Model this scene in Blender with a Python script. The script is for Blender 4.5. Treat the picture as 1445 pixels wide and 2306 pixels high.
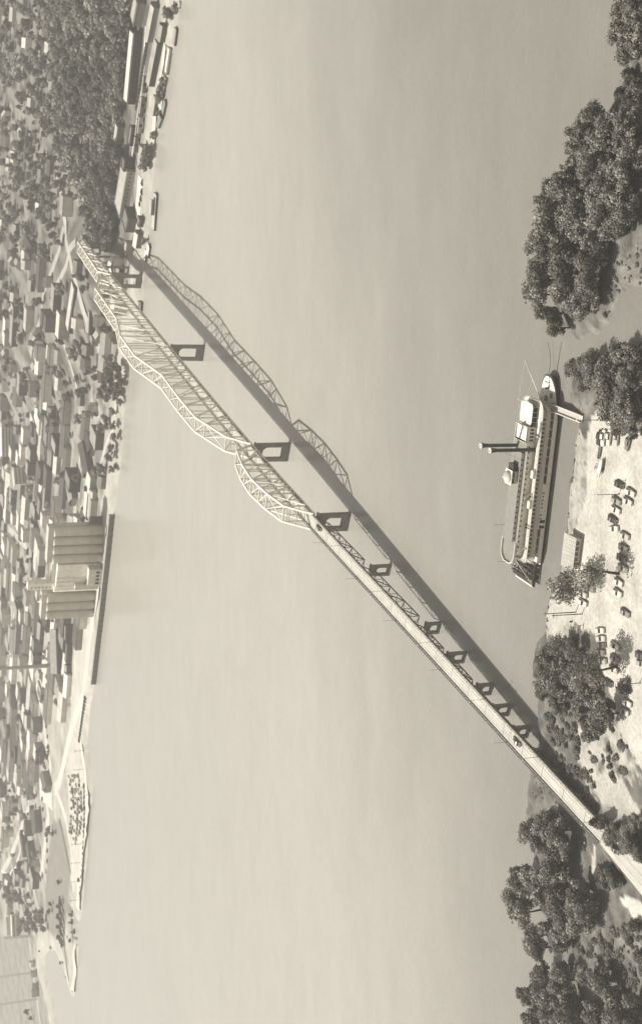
import bpy, bmesh, math, random
import numpy as np
from mathutils import Vector, Matrix
for o in list(bpy.data.objects): bpy.data.objects.remove(o)
SC = bpy.context.scene
C = SC.collection
R = math.radians

# ------------------------------------------------------------------ camera, sky, sun, exposure
CAMH = 260.0; FPX = 3300.0; TH = R(20.8); RO = R(1.6)
ct, st, cr, sr = math.cos(TH), math.sin(TH), math.cos(RO), math.sin(RO)
right = Vector((1, 0, 0)); down = Vector((0, -st, -ct)); fwd = Vector((0, ct, -st))
cx_ = -sr * right + cr * down; cy_ = cr * right + sr * down; cz_ = -fwd
cam = bpy.data.cameras.new('camera'); camo = bpy.data.objects.new('camera', cam); C.objects.link(camo)
camo.matrix_world = Matrix(((cx_.x, cy_.x, cz_.x, 0), (cx_.y, cy_.y, cz_.y, 0), (cx_.z, cy_.z, cz_.z, CAMH), (0, 0, 0, 1)))
cam.sensor_fit = 'VERTICAL'; cam.sensor_height = 36.0; cam.sensor_width = 36.0
cam.lens = FPX / 2306.0 * 36.0
cam.dof.use_dof = True; cam.dof.focus_distance = 475.0; cam.dof.aperture_fstop = cam.lens / 1000.0 / 0.5
cam.clip_start = 1.0; cam.clip_end = 20000.0
SC.camera = camo

SUN_TO = Vector((-0.84, 0.54, 0)).normalized()          # horizontal direction towards the sun
SUN_EL = R(60)
w = bpy.data.worlds.new('World'); SC.world = w; w.use_nodes = True
nt = w.node_tree; bg = nt.nodes['Background']
sky = nt.nodes.new('ShaderNodeTexSky'); sky.sky_type = 'NISHITA'; sky.sun_disc = False
sky.sun_elevation = SUN_EL; sky.sun_rotation = math.atan2(SUN_TO.x, SUN_TO.y)
sky.dust_density = 3.0; sky.air_density = 1.2
hs = nt.nodes.new('ShaderNodeHueSaturation'); hs.inputs['Saturation'].default_value = 0.0   # black and white film
nt.links.new(sky.outputs[0], hs.inputs['Color']); nt.links.new(hs.outputs[0], bg.inputs['Color'])
bg.inputs['Strength'].default_value = 0.068
sl = bpy.data.lights.new('sun', 'SUN'); sl.energy = 5.0; sl.angle = R(0.4); sl.color = (1.0, 0.985, 0.95)
so = bpy.data.objects.new('sun', sl); C.objects.link(so)
d = Vector((SUN_TO.x * math.cos(SUN_EL), SUN_TO.y * math.cos(SUN_EL), math.sin(SUN_EL)))
so.rotation_euler = d.to_track_quat('Z', 'Y').to_euler(); so.location = (0, 0, 400)
SC.view_settings.view_transform = 'Standard'; SC.view_settings.look = 'None'
SC.view_settings.exposure = 0.48; SC.view_settings.gamma = 1.0; SC.view_settings.use_curve_mapping = False
SC.render.engine = 'CYCLES'

# ------------------------------------------------------------------ picture pixel <-> place
def ray(px, py):
    a0 = (1153 - py) / FPX; b0 = (px - 722.5) / FPX
    a = a0 * cr - b0 * sr; b = a0 * sr + b0 * cr
    return np.array([a, ct - b * st, -st - b * ct])
def G(px, py, z=0.0):
    r = ray(px, py); t = (z - CAMH) / r[2]
    return np.array([r[0] * t, r[1] * t])
def proj(x, y, z=0.0):
    v = Vector((x, y, z - CAMH)); t = v.dot(fwd)
    a = v.dot(right) / t; b = v.dot(down) / t
    a0 = a * cr + b * sr; b0 = -a * sr + b * cr
    return 722.5 + b0 * FPX, 1153 - a0 * FPX

# ------------------------------------------------------------------ helpers
def tag(o, label=None, cat=None, group=None, kind=None):
    if label: o['label'] = label
    if cat: o['category'] = cat
    if group: o['group'] = group
    if kind: o['kind'] = kind
    return o
def link(o, parent=None):
    C.objects.link(o)
    if parent is not None: o.parent = parent
    return o
def empty(name, loc, rz=0.0):
    o = bpy.data.objects.new(name, None); o.empty_display_size = 0.5
    o.location = loc; o.rotation_euler = (0, 0, rz); return link(o)
class MB:
    def __init__(s): s.v = []; s.f = []
    def box(s, x0, y0, z0, x1, y1, z1):
        b = len(s.v)
        s.v += [(x0,y0,z0),(x1,y0,z0),(x1,y1,z0),(x0,y1,z0),(x0,y0,z1),(x1,y0,z1),(x1,y1,z1),(x0,y1,z1)]
        s.f += [(b,b+3,b+2,b+1),(b+4,b+5,b+6,b+7),(b,b+1,b+5,b+4),(b+1,b+2,b+6,b+5),(b+2,b+3,b+7,b+6),(b+3,b,b+4,b+7)]
        return s
    def bar(s, p, q, w, h=None):
        h = h or w; p = Vector(p); q = Vector(q); dd = (q - p).normalized()
        up = Vector((0,0,1)) if abs(dd.z) < 0.9 else Vector((0,1,0))
        sd = dd.cross(up).normalized(); u = sd.cross(dd)
        b = len(s.v)
        for e in (p, q):
            for i, j in ((-1,-1),(1,-1),(1,1),(-1,1)): s.v.append(tuple(e + sd*(i*w/2) + u*(j*h/2)))
        s.f += [(b,b+1,b+2,b+3),(b+7,b+6,b+5,b+4)] + [(b+i, b+4+i, b+4+(i+1)%4, b+(i+1)%4) for i in range(4)]
        return s
    def tube(s, p, q, r0, r1, n=6, cap=True):
        p = Vector(p); q = Vector(q); dd = (q - p).normalized()
        up = Vector((0,0,1)) if abs(dd.z) < 0.9 else Vector((1,0,0))
        sd = dd.cross(up).normalized(); u = sd.cross(dd); b = len(s.v)
        for e, r in ((p, r0), (q, r1)):
            for i in range(n):
                a = 2*math.pi*i/n; s.v.append(tuple(e + sd*(r*math.cos(a)) + u*(r*math.sin(a))))
        s.f += [(b+i, b+(i+1)%n, b+n+(i+1)%n, b+n+i) for i in range(n)]
        if cap: s.f += [tuple(b+n+i for i in range(n)), tuple(b+n-1-i for i in range(n))]
        return s
    def prism(s, poly, z0, z1):
        b = len(s.v); n = len(poly)
        zz0 = z0 if hasattr(z0, '__len__') else [z0]*n
        zz1 = z1 if hasattr(z1, '__len__') else [z1]*n
        s.v += [(x,y,zz0[i]) for i,(x,y) in enumerate(poly)] + [(x,y,zz1[i]) for i,(x,y) in enumerate(poly)]
        s.f += [tuple(b+n-1-i for i in range(n)), tuple(b+n+i for i in range(n))]
        s.f += [(b+i, b+(i+1)%n, b+n+(i+1)%n, b+n+i) for i in range(n)]
        return s
    def lathe(s, prof, c=(0,0), n=16):
        b = len(s.v); k = len(prof)
        for r, z in prof:
            for i in range(n):
                a = 2*math.pi*i/n; s.v.append((c[0]+r*math.cos(a), c[1]+r*math.sin(a), z))
        for j in range(k-1):
            for i in range(n): s.f.append((b+j*n+i, b+j*n+(i+1)%n, b+(j+1)*n+(i+1)%n, b+(j+1)*n+i))
        s.f += [tuple(b+n-1-i for i in range(n)), tuple(b+(k-1)*n+i for i in range(n))]
        return s
    def gable(s, x0, y0, x1, y1, z0, h, ov=0.4, ax='x'):
        th = 0.18
        if ax == 'x':
            ym = (y0+y1)/2; P = [(y0-ov, z0), (ym, z0+h), (y1+ov, z0), (y1+ov, z0+th), (ym, z0+h+th), (y0-ov, z0+th)]
            A = [(x0-ov, a, b) for a, b in P]; B = [(x1+ov, a, b) for a, b in P]
        else:
            xm = (x0+x1)/2; P = [(x0-ov, z0), (xm, z0+h), (x1+ov, z0), (x1+ov, z0+th), (xm, z0+h+th), (x0-ov, z0+th)]
            A = [(a, y0-ov, b) for a, b in P]; B = [(a, y1+ov, b) for a, b in P]
        b = len(s.v); s.v += A + B
        s.f += [(b, b+1, b+4, b+5), (b+1, b+2, b+3, b+4), (b+6, b+11, b+10, b+7), (b+7, b+10, b+9, b+8)]
        s.f += [(b+i, b+6+i, b+6+(i+1)%6, b+(i+1)%6) for i in range(6)]
        return s
    def mesh(s, name, m=None, smooth=False):
        me = bpy.data.meshes.new(name); me.from_pydata([tuple(map(float, v)) for v in s.v], [], s.f)
        if m: me.materials.append(m)
        bm = bmesh.new(); bm.from_mesh(me); bmesh.ops.recalc_face_normals(bm, faces=bm.faces); bm.to_mesh(me); bm.free()
        if smooth:
            me.polygons.foreach_set('use_smooth', [True]*len(me.polygons))
        me.update(); return me
    def build(s, name, m=None, parent=None, smooth=False):
        return link(bpy.data.objects.new(name, s.mesh(name, m, smooth)), parent)
def put(name, me, parent=None, loc=(0,0,0), rz=0.0, sc=None):
    o = bpy.data.objects.new(name, me); o.location = loc; o.rotation_euler = (0,0,rz)
    if sc: o.scale = sc
    return link(o, parent)
def copy_tree(o, parent=None):
    c = o.copy(); C.objects.link(c)
    if parent is not None: c.parent = parent
    for ch in o.children: copy_tree(ch, c)
    return c

# ------------------------------------------------------------------ materials: greys of a toned black and white print
ALBK = 0.80
def tint(g):
    g = g * ALBK; k = min(1.0, max(0.0, g / 0.16))
    return (g * (1.20 - 0.12 * k), g, g * (0.77 + 0.075 * k), 1)
MATS = {}
def mat(name, g, rough=0.8, var=0.0, scale=1.0, bump=0.0, metal=0.0, spec=0.3, attr=None, coords='Object', detail=4.0, var2=0.0, scale2=0.1):
    if name in MATS: return MATS[name]
    m = bpy.data.materials.new(name); m.use_nodes = True; n = m.node_tree; p = n.nodes['Principled BSDF']; MATS[name] = m
    p.inputs['Roughness'].default_value = rough; p.inputs['Metallic'].default_value = metal
    p.inputs['Specular IOR Level'].default_value = spec
    p.inputs['Base Color'].default_value = tint(g)
    if var or attr or bump or var2:
        tc = n.nodes.new('ShaderNodeTexCoord')
        col = None
        rgb = n.nodes.new('ShaderNodeRGB'); rgb.outputs[0].default_value = tint(g); col = rgb.outputs[0]
        def mul(a, b):
            mx = n.nodes.new('ShaderNodeMix'); mx.data_type = 'RGBA'; mx.blend_type = 'MULTIPLY'; mx.inputs[0].default_value = 1.0
            n.links.new(a, mx.inputs[6]); n.links.new(b, mx.inputs[7]); return mx.outputs[2]
        for (vv, ss) in ((var, scale), (var2, scale2)):
            if vv:
                nz = n.nodes.new('ShaderNodeTexNoise'); nz.inputs['Scale'].default_value = ss; nz.inputs['Detail'].default_value = detail
                n.links.new(tc.outputs[coords], nz.inputs['Vector'])
                mr = n.nodes.new('ShaderNodeMapRange'); mr.inputs['From Min'].default_value = 0.28; mr.inputs['From Max'].default_value = 0.72
                mr.inputs['To Min'].default_value = 1 - vv; mr.inputs['To Max'].default_value = 1 + vv
                n.links.new(nz.outputs['Fac'], mr.inputs['Value']); col = mul(col, mr.outputs[0])
        if attr:
            at_ = n.nodes.new('ShaderNodeAttribute'); at_.attribute_name = attr
            col = mul(col, at_.outputs['Fac'])
        n.links.new(col, p.inputs['Base Color'])
        if bump:
            nb = n.nodes.new('ShaderNodeTexNoise'); nb.inputs['Scale'].default_value = scale * 2; nb.inputs['Detail'].default_value = 5
            n.links.new(tc.outputs[coords], nb.inputs['Vector'])
            bp = n.nodes.new('ShaderNodeBump'); bp.inputs['Strength'].default_value = bump; bp.inputs['Distance'].default_value = 0.3
            n.links.new(nb.outputs['Fac'], bp.inputs['Height']); n.links.new(bp.outputs[0], p.inputs['Normal'])
    return m
M_lamp = mat('pale_grey_paint', 0.36, 0.6)
M_conc = mat('concrete', 0.34, 0.9, 0.18, 0.25, 0.15, var2=0.12, scale2=1.5)
M_pier = mat('pier_concrete', 0.24, 0.9, 0.22, 0.25, 0.15, var2=0.12, scale2=1.5)
M_road = mat('road_concrete', 0.47, 0.9, 0.08, 0.15, 0.05, var2=0.07, scale2=1.2)
M_strip = mat('worn_lane', 0.38, 0.9, 0.12, 0.3)
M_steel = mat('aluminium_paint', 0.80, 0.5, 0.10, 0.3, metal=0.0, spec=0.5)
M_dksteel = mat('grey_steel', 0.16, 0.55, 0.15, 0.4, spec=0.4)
M_white = mat('white_paint', 0.66, 0.55, 0.07, 0.5)
M_offw = mat('weathered_white', 0.64, 0.7, 0.12, 0.6)
M_boatw = mat('boat_white', 0.82, 0.55, 0.06, 0.7)
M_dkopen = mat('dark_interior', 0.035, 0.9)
M_glass = mat('window_glass', 0.05, 0.12, spec=0.6)
M_black = mat('black_paint', 0.04, 0.45, 0.2, 1.0)
M_deckgrey = mat('deck_canvas', 0.24, 0.9, 0.10, 0.6)
M_wood = mat('grey_timber', 0.17, 0.9, 0.25, 1.5)
M_tyre = mat('tyre_rubber', 0.03, 0.9)
M_chrome = mat('chrome', 0.6, 0.2, metal=1.0)
M_bark = mat('bark', 0.09, 0.95, 0.3, 2.0)

# ------------------------------------------------------------------ terrain: shore lines
FAR = [(440,-200),(425,-80),(410,0),(392,100),(372,200),(358,300),(347,400),(338,500),(330,570),(322,640),(318,700),(302,745),(292,800),(289,850),(280,900),(276,985),(268,1088),(256,1164),(245,1258),(231.5,1361),(212.5,1538),(207,1569),(200,1638),(197,1676),(208,1738),(209,1784),(200,1875),(193,1967),(187,2028),(184,2062),(178,2072),(169,2060),(166,2035),(160,2050),(164,2090),(167,2117),(177,2117),(178,2130),(175,2190),(170,2238),(163,2246),(157,2225),(140,2175),(128,2140),(112,2140),(100,2150),(101,2181),(110,2200),(119,2227),(131,2306),(140,2380),(160,2600)]
NEAR = [(1460,-500),(1440,-60),(1430,60),(1420,150),(1376,240),(1338,320),(1292,400),(1264,480),(1252,560),(1247,640),(1255,715),(1280,752),(1306,764),(1345,748),(1370,725),(1392,668),(1412,648),(1540,630),(1540,775),(1445,768),(1400,780),(1353,800),(1310,822),(1282,850),(1282,890),(1300,945),(1297,985),(1290,1044),(1283,1079),(1281,1126),(1276,1184),(1270,1231),(1267,1266),(1250,1310),(1234,1341),(1228,1383),(1224,1420),(1209,1452),(1200,1500),(1205,1555),(1209,1611),(1212,1645),(1205,1690),(1190,1740),(1186,1800),(1184,1850),(1195,1900),(1215,1950),(1235,2010),(1250,2080),(1262,2150),(1250,2220),(1245,2306),(1240,2600)]
farW = np.array([G(*p) for p in FAR]); nearW = np.array([G(*p) for p in NEAR])
farP = np.vstack([[[8000, 700]], farW, [[-8000, farW[-1][1] + 200]], [[-8000, 12000]], [[8000, 12000]]])
nearP = np.vstack([[[8000, nearW[0][1]-50]], nearW, [[-8000, nearW[-1][1]]], [[-8000, -4000]], [[8000, -4000]]])
def seg_dist(X, Y, L):
    best = np.full(X.shape, 1e9)
    for (x0, y0), (x1, y1) in zip(L[:-1], L[1:]):
        dx, dy = x1-x0, y1-y0; q = dx*dx+dy*dy + 1e-9
        t = np.clip(((X-x0)*dx+(Y-y0)*dy)/q, 0, 1)
        best = np.minimum(best, (X-x0-t*dx)**2+(Y-y0-t*dy)**2)
    return np.sqrt(best)
def inside(X, Y, P):
    r = np.zeros(X.shape, bool); n = len(P)
    for i in range(n):
        x0, y0 = P[i]; x1, y1 = P[(i+1) % n]
        if y0 == y1: continue
        c = ((y0 > Y) != (y1 > Y)) & (X < (x1-x0)*(Y-y0)/(y1-y0)+x0); r ^= c
    return r
def sst(x): x = np.clip(x, 0, 1); return x*x*(3-2*x)
farL = farP[:len(farW)+2]; nearL = nearP[:len(nearW)+2]
# bridge axis
BM = np.array([-26.1287, 601.7818]); BA = np.array([0.41267, 0.91088]); BN = np.array([BA[1], -BA[0]])
DS = [-260,-230,-200,-160,-110,-60,-10,40,100,150,200,300,480,560,590]
DZ = [3.9, 4.2, 5.3, 7.3, 9.7, 12.1, 14.7, 17.3, 19.7, 20.9, 21.7, 22.6, 22.9, 22.2, 21.6]
def deck(s): return float(np.interp(s, DS, DZ))
def vnoise(X, Y, sc, seed=0):
    x = X/sc; y = Y/sc; xi = np.floor(x); yi = np.floor(y); fx = sst(x-xi); fy = sst(y-yi)
    def h(a, b): q = np.sin(a*127.1+b*311.7+seed*17.3)*43758.5453; return q-np.floor(q)
    return (h(xi,yi)*(1-fx)+h(xi+1,yi)*fx)*(1-fy)+(h(xi,yi+1)*(1-fx)+h(xi+1,yi+1)*fx)*fy
def terr(X, Y):
    X = np.asarray(X, float); Y = np.asarray(Y, float)
    Z = np.full(X.shape, -4.0)
    fm = Y > 700
    if fm.any():
        x, y = X[fm], Y[fm]; d = seg_dist(x, y, farL); i = inside(x, y, farP); d = np.where(i, d, -d) + (vnoise(x, y, 14, 31)-.5)*5 + (vnoise(x, y, 6, 32)-.5)*2.5
        z = np.where(d > 0, 3.2*sst(d/9), np.maximum(-4, 0.35*d))
        b = sst((x-95)/80); start = 40 + 70*sst((x-205)/45)
        z = z + 18.4*b*sst((d-start)/85) + 10*sst((d-200)/300)*(0.3+0.7*b)*np.where(d > 0, 1, 0)
        Z[fm] = z
    nm = ~fm
    if nm.any():
        x, y = X[nm], Y[nm]; d = seg_dist(x, y, nearL); i = inside(x, y, nearP); d = np.where(i, d, -d) + (vnoise(x, y, 5, 33)-.5)*2.4 + (vnoise(x, y, 2.2, 34)-.5)*1.4
        z = np.where(d > 0, 1.0*sst(d/2.5) + 1.6*sst((d-1)/7), np.maximum(-4, 0.35*d))
        z = z + np.where(d > 2, (vnoise(x, y, 9, 3)-0.5)*0.5*sst(d/8), 0)
        s = (x-BM[0])*BA[0]+(y-BM[1])*BA[1]; n = np.abs((x-BM[0])*BN[0]+(y-BM[1])*BN[1])
        dz = np.interp(s, DS, DZ) - 0.25
        bank = dz - np.maximum(0, n-4.6)*0.6 - np.maximum(0, s+196)*0.8
        z = np.where(d > 0, np.maximum(z, bank), z)
        Z[nm] = z
    return Z
def tz(x, y): return float(terr(np.array([x]), np.array([y]))[0])
def at(px, py, dz=0.0):
    z = 3.0
    for _ in range(8):
        g = G(px, py, z); z2 = tz(*g)
        z = 0.5*z + 0.5*z2 if z2 > -3 else 0.0
    return Vector((g[0], g[1], z + dz))
def polyW(P, z=2.6): return np.array([G(a, b, z) for a, b in P])

# ground sheet with a ground-cover value per vertex
def axis(parts):
    o = []
    for a, b, stp in parts: o += list(np.arange(a, b, stp))
    return np.array(o + [parts[-1][1]])
xs = axis([(-7000,-1000,600),(-1000,-660,40),(-660,-190,5),(-190,150,1.25),(150,640,5),(640,1000,40),(1000,7000,600)])
ys = axis([(-3000,300,150),(300,385,8),(385,520,1.25),(520,880,20),(880,1480,4.5),(1480,1950,9),(1950,2500,60),(2500,9000,650)])
GX, GY = np.meshgrid(xs, ys); GZ = terr(GX.ravel(), GY.ravel()).reshape(GX.shape)
lot = polyW([(1330,935),(1322,990),(1320,1060),(1316,1130),(1296,1190),(1280,1215),(1276,1262),(1272,1300),(1262,1345),(1262,1390),(1300,1420),(1330,1425),(1345,1440),(1352,1500),(1372,1560),(1388,1610),(1394,1650),(1420,1695),(1450,1742),(1700,1900),(1700,1100),(1500,960),(1440,940),(1390,925),(1350,920)])
bankb = polyW([(1296,950),(1280,1130),(1272,1240),(1250,1330),(1230,1380),(1228,1430),(1290,1440),(1330,1400),(1320,1200),(1330,1000)], 1.2)
sand = polyW([(1330,1580),(1300,1640),(1290,1700),(1325,1770),(1340,1800),(1400,1760),(1450,1760),(1400,1660),(1390,1610)])
path = polyW([(1362,1735),(1340,1752),(1342,1790),(1362,1830),(1390,1850),(1430,1870),(1500,1920),(1500,1850),(1440,1830),(1420,1790),(1400,1755)])
path2 = polyW([(1333,1905),(1340,1908),(1342,1960),(1350,1972),(1334,1974),(1330,1940)])
path3 = polyW([(1392,2022),(1410,2018),(1470,2050),(1470,2085),(1432,2075)])
trk = []
spit = polyW([(1300,765),(1345,735),(1390,650),(1398,670),(1372,740),(1340,768),(1306,775)], 1.0)
clear = polyW([(1392,580),(1460,540),(1460,650),(1410,645),(1385,670)], 2.6)
X, Y = GX.ravel(), GY.ravel(); ALB = np.full(X.shape, 0.16)
nearm = Y < 700
n1 = vnoise(X, Y, 3.1, 1); n2 = vnoise(X, Y, 11, 2); n3 = vnoise(X, Y, 1.7, 5); n4 = vnoise(X, Y, 40, 7)
ALB = np.where(nearm, 0.12 + 0.09*n1*n2 + 0.09*(n3-0.5) + .05*(n1-.5), ALB)
def paint(P, val, wob=1.0):
    global ALB
    ox = (vnoise(X, Y, 2.3, 11)-0.5)*3*wob; oy = (vnoise(X, Y, 2.3, 12)-0.5)*3*wob
    k = inside(X+ox, Y+oy, P) & nearm
    ALB = np.where(k, val, ALB)
paint(bankb, np.where(n1*.5+n3*.5 > .68, .24, 0.39 + 0.12*(n2-0.5) + 0.10*(n3-0.5)))
paint(sand, 0.15 + 0.27*np.clip((n1*0.45+n3*0.35+n2*.2-0.36)*5, 0, 1), 2)
paint(lot, 0.475 + 0.05*(n2-0.5) + 0.03*(n1-0.5), 0.6)
def near_line(pts, wd):
    W_ = np.array([G(a, b, 2.6) for a, b in pts]); k = nearm & (X > -150) & (X < 120) & (Y > 380) & (Y < 520)
    dd = np.full(X.shape, 99.0); dd[k] = seg_dist(X[k], Y[k], W_); return dd
for pts in ([(1330,950),(1345,1020),(1350,1100),(1348,1200),(1350,1290),(1352,1380),(1362,1440)], [(1440,1000),(1432,1080),(1436,1180),(1430,1290),(1428,1400),(1425,1500),(1428,1600),(1460,1700)], [(1320,1290),(1350,1300),(1400,1360),(1440,1400)], [(1310,1180),(1340,1210),(1380,1290),(1430,1330)]):
    dd = near_line(pts, 3); kk = (np.abs(dd-1.1) < 0.55); ALB = np.where(kk, ALB*0.90, ALB)
ALB = np.where(nearm & inside(X, Y, lot), ALB*(0.93+0.14*vnoise(X, Y, 6.5, 41))*(0.95+0.1*vnoise(X, Y, 1.5, 42)), ALB)
paint(path, 0.40 + 0.05*(n1-0.5), 0.5)
paint(path2, 0.5, 0.3); paint(path3, 0.52, 0.5); paint(spit, 0.17 + 0.12*n3); paint(clear, 0.12 + 0.10*n3)
# far bank cover
fd = np.full(X.shape, -1.0); fk = (Y > 850) & (Y < 2500) & (np.abs(X) < 1000)
fd[fk] = np.where(inside(X[fk], Y[fk], farP), 1, -1) * seg_dist(X[fk], Y[fk], farL)
E1 = np.array([0.88, -0.475]); E2 = np.array([0.475, 0.88])
U = X*E1[0]+Y*E1[1]; V = X*E2[0]+Y*E2[1]
street = (np.mod(U, 78) < 9) | (np.mod(V, 58) < 9)
n5 = vnoise(X, Y, 17, 21); n6 = vnoise(X, Y, 8.5, 22); n7 = vnoise(X, Y, 26, 23)
up = sst((X+0.35*(Y-1100)-60)/160)               # the leafy upstream slopes
fa = 0.17 + 0.38*np.maximum(0, n5-0.35) + 0.30*np.maximum(0, n6-0.45)*(n7 > 0.35)
fa = np.where(n6*0.5+n7*0.5 > 0.66, 0.46, fa)
fa = np.where(street, 0.36 + 0.12*(n5-.5), fa)
fa = fa*(1-0.40*up)
fa = np.where(fd < 26, 0.42 + 0.08*(n2-0.5), fa)
fa = np.where((fd >= 26) & (fd < 40), 0.30 + 0.2*(n2-0.5), fa)
ALB = np.where(~nearm, np.maximum(0.07, fa), ALB)
woodP = np.array([list(at(*q)[:2]) for q in [(142,-60),(322,-60),(312,20),(305,90),(292,232),(272,280),(276,330),(292,350),(284,392),(268,492),(268,520),(258,548),(226,556),(210,516),(202,470),(186,425),(166,385),(154,300),(144,200)]])
k = inside(X, Y, woodP) & ~nearm; ALB = np.where(k, 0.07, ALB)
fieldP = polyW([(-40,2112),(70,2104),(78,2180),(95,2230),(110,2330),(-40,2330)], 4)
k = inside(X, Y, fieldP) & ~nearm; ALB = np.where(k, 0.27 + 0.03*(n4-.5) - 0.07*((np.mod(U, 34) < 4) | (np.mod(V, 30) < 4)), ALB)
greenP = polyW([(112,1890),(118,1850),(134,1845),(150,1900),(158,1965),(152,2030),(146,2085),(130,2112),(118,2108),(104,2085),(100,2000)], 4)
clearP = polyW([(94,1590),(160,1590),(170,1640),(170,1760),(160,1860),(164,2000),(150,2110),(108,2112),(90,2000),(96,1930),(100,1790),(94,1700)], 4)
k = inside(X, Y, clearP) & ~nearm; ALB = np.where(k, 0.36 + .14*(n5-.5) + .10*(n6-.5), ALB)
k = inside(X, Y, greenP) & ~nearm; ALB = np.where(k, 0.22 + 0.03*(n4-.5), ALB)
lotP = polyW([(150,1725),(183,1720),(196,1780),(188,1900),(176,1990),(160,1990),(158,1850)], 3.2)
k = inside(X, Y, lotP) & ~nearm; ALB = np.where(k, 0.50, ALB)
wharfP = polyW([(170,1420),(212,1400),(206,1560),(190,1700),(150,1760),(160,1600)], 3.2)
k = inside(X, Y, wharfP) & ~nearm; ALB = np.where(k, 0.48 + .06*(n2-.5), ALB)
nx, ny = len(xs), len(ys)
verts = np.stack([X, Y, GZ.ravel()], 1)
i0 = (np.arange(ny-1)[:, None]*nx + np.arange(nx-1)[None, :]).ravel()
quads = np.stack([i0, i0+1, i0+nx+1, i0+nx], 1)
# keep fine cells that lie deep under the river out of the sheet's cost: nothing to drop, the sheet stays whole
me = bpy.data.meshes.new('ground'); me.vertices.add(len(verts)); me.vertices.foreach_set('co', verts.ravel())
me.loops.add(quads.size); me.loops.foreach_set('vertex_index', quads.ravel().astype(np.int32))
me.polygons.add(len(quads)); me.polygons.foreach_set('loop_start', np.arange(0, quads.size, 4, dtype=np.int32))
me.update(calc_edges=True); me.polygons.foreach_set('use_smooth', [True]*len(quads))
a = me.attributes.new('cover', 'FLOAT', 'POINT'); a.data.foreach_set('value', ALB.astype(np.float32))
me.materials.append(mat('ground_cover', 1.0, 0.95, 0.16, 0.9, 0.25, attr='cover', var2=0.14, scale2=0.12, spec=0.1))
tag(link(bpy.data.objects.new('ground', me)), kind='structure')

# river
def water_mat():
    m = bpy.data.materials.new('river_water'); m.use_nodes = True; n = m.node_tree; p = n.nodes['Principled BSDF']
    p.inputs['Roughness'].default_value = 0.20; p.inputs['IOR'].default_value = 1.33
    tc = n.nodes.new('ShaderNodeTexCoord')
    mp = n.nodes.new('ShaderNodeMapping'); mp.inputs['Scale'].default_value = (0.006, 0.013, 1); mp.inputs['Rotation'].default_value = (0, 0, 0.42)
    n.links.new(tc.outputs['Object'], mp.inputs['Vector'])
    nz = n.nodes.new('ShaderNodeTexNoise'); nz.inputs['Scale'].default_value = 1.0; nz.inputs['Detail'].default_value = 4; nz.inputs['Distortion'].default_value = 0.7
    n.links.new(mp.outputs[0], nz.inputs['Vector'])
    # light gradient painted into the colour: dim near bank, bright far side, noise-streaked
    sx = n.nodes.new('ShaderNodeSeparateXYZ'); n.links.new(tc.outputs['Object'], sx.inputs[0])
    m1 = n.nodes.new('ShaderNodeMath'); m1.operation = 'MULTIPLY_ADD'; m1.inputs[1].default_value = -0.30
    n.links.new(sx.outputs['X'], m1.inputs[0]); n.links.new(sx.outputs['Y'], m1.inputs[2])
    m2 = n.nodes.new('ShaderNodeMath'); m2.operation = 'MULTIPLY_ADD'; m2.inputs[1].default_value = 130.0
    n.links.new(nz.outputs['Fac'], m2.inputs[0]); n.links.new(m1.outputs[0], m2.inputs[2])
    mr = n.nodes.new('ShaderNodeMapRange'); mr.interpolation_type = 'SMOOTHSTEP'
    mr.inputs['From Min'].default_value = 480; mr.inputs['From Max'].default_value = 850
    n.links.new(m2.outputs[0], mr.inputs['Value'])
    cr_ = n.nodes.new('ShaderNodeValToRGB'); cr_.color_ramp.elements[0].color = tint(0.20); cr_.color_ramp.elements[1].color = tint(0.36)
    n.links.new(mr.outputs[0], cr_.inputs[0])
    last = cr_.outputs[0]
    for sc_, st_, am in (((0.012, 0.03, 1), 3, 0.04), ((0.05, 0.11, 1), 3, 0.04), ((0.35, 0.7, 1), 4, 0.055), ((1.1, 1.5, 1), 2, 0.06)):
        mp2 = n.nodes.new('ShaderNodeMapping'); mp2.inputs['Scale'].default_value = sc_; mp2.inputs['Rotation'].default_value = (0, 0, 0.5)
        n.links.new(tc.outputs['Object'], mp2.inputs['Vector'])
        nn_ = n.nodes.new('ShaderNodeTexNoise'); nn_.inputs['Detail'].default_value = st_; nn_.inputs['Scale'].default_value = 1.0; nn_.inputs['Distortion'].default_value = 0.5
        n.links.new(mp2.outputs[0], nn_.inputs['Vector'])
        r2 = n.nodes.new('ShaderNodeMapRange'); r2.inputs['From Min'].default_value = .25; r2.inputs['From Max'].default_value = .75; r2.inputs['To Min'].default_value = 1-am; r2.inputs['To Max'].default_value = 1+am
        n.links.new(nn_.outputs['Fac'], r2.inputs['Value'])
        mx = n.nodes.new('ShaderNodeMix'); mx.data_type = 'RGBA'; mx.blend_type = 'MULTIPLY'; mx.inputs[0].default_value = 1.0
        n.links.new(last, mx.inputs[6]); n.links.new(r2.outputs[0], mx.inputs[7]); last = mx.outputs[2]
    n.links.new(last, p.inputs['Base Color'])
    b1 = n.nodes.new('ShaderNodeTexNoise'); b1.inputs['Scale'].default_value = 0.55; b1.inputs['Detail'].default_value = 3
    n.links.new(tc.outputs['Object'], b1.inputs['Vector'])
    bp = n.nodes.new('ShaderNodeBump'); bp.inputs['Strength'].default_value = 0.12; bp.inputs['Distance'].default_value = 0.3
    n.links.new(b1.outputs['Fac'], bp.inputs['Height']); n.links.new(bp.outputs[0], p.inputs['Normal'])
    return m
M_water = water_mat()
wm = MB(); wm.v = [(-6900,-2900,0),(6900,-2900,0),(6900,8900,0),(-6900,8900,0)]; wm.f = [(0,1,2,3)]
tag(wm.build('river', M_water), kind='structure')

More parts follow.
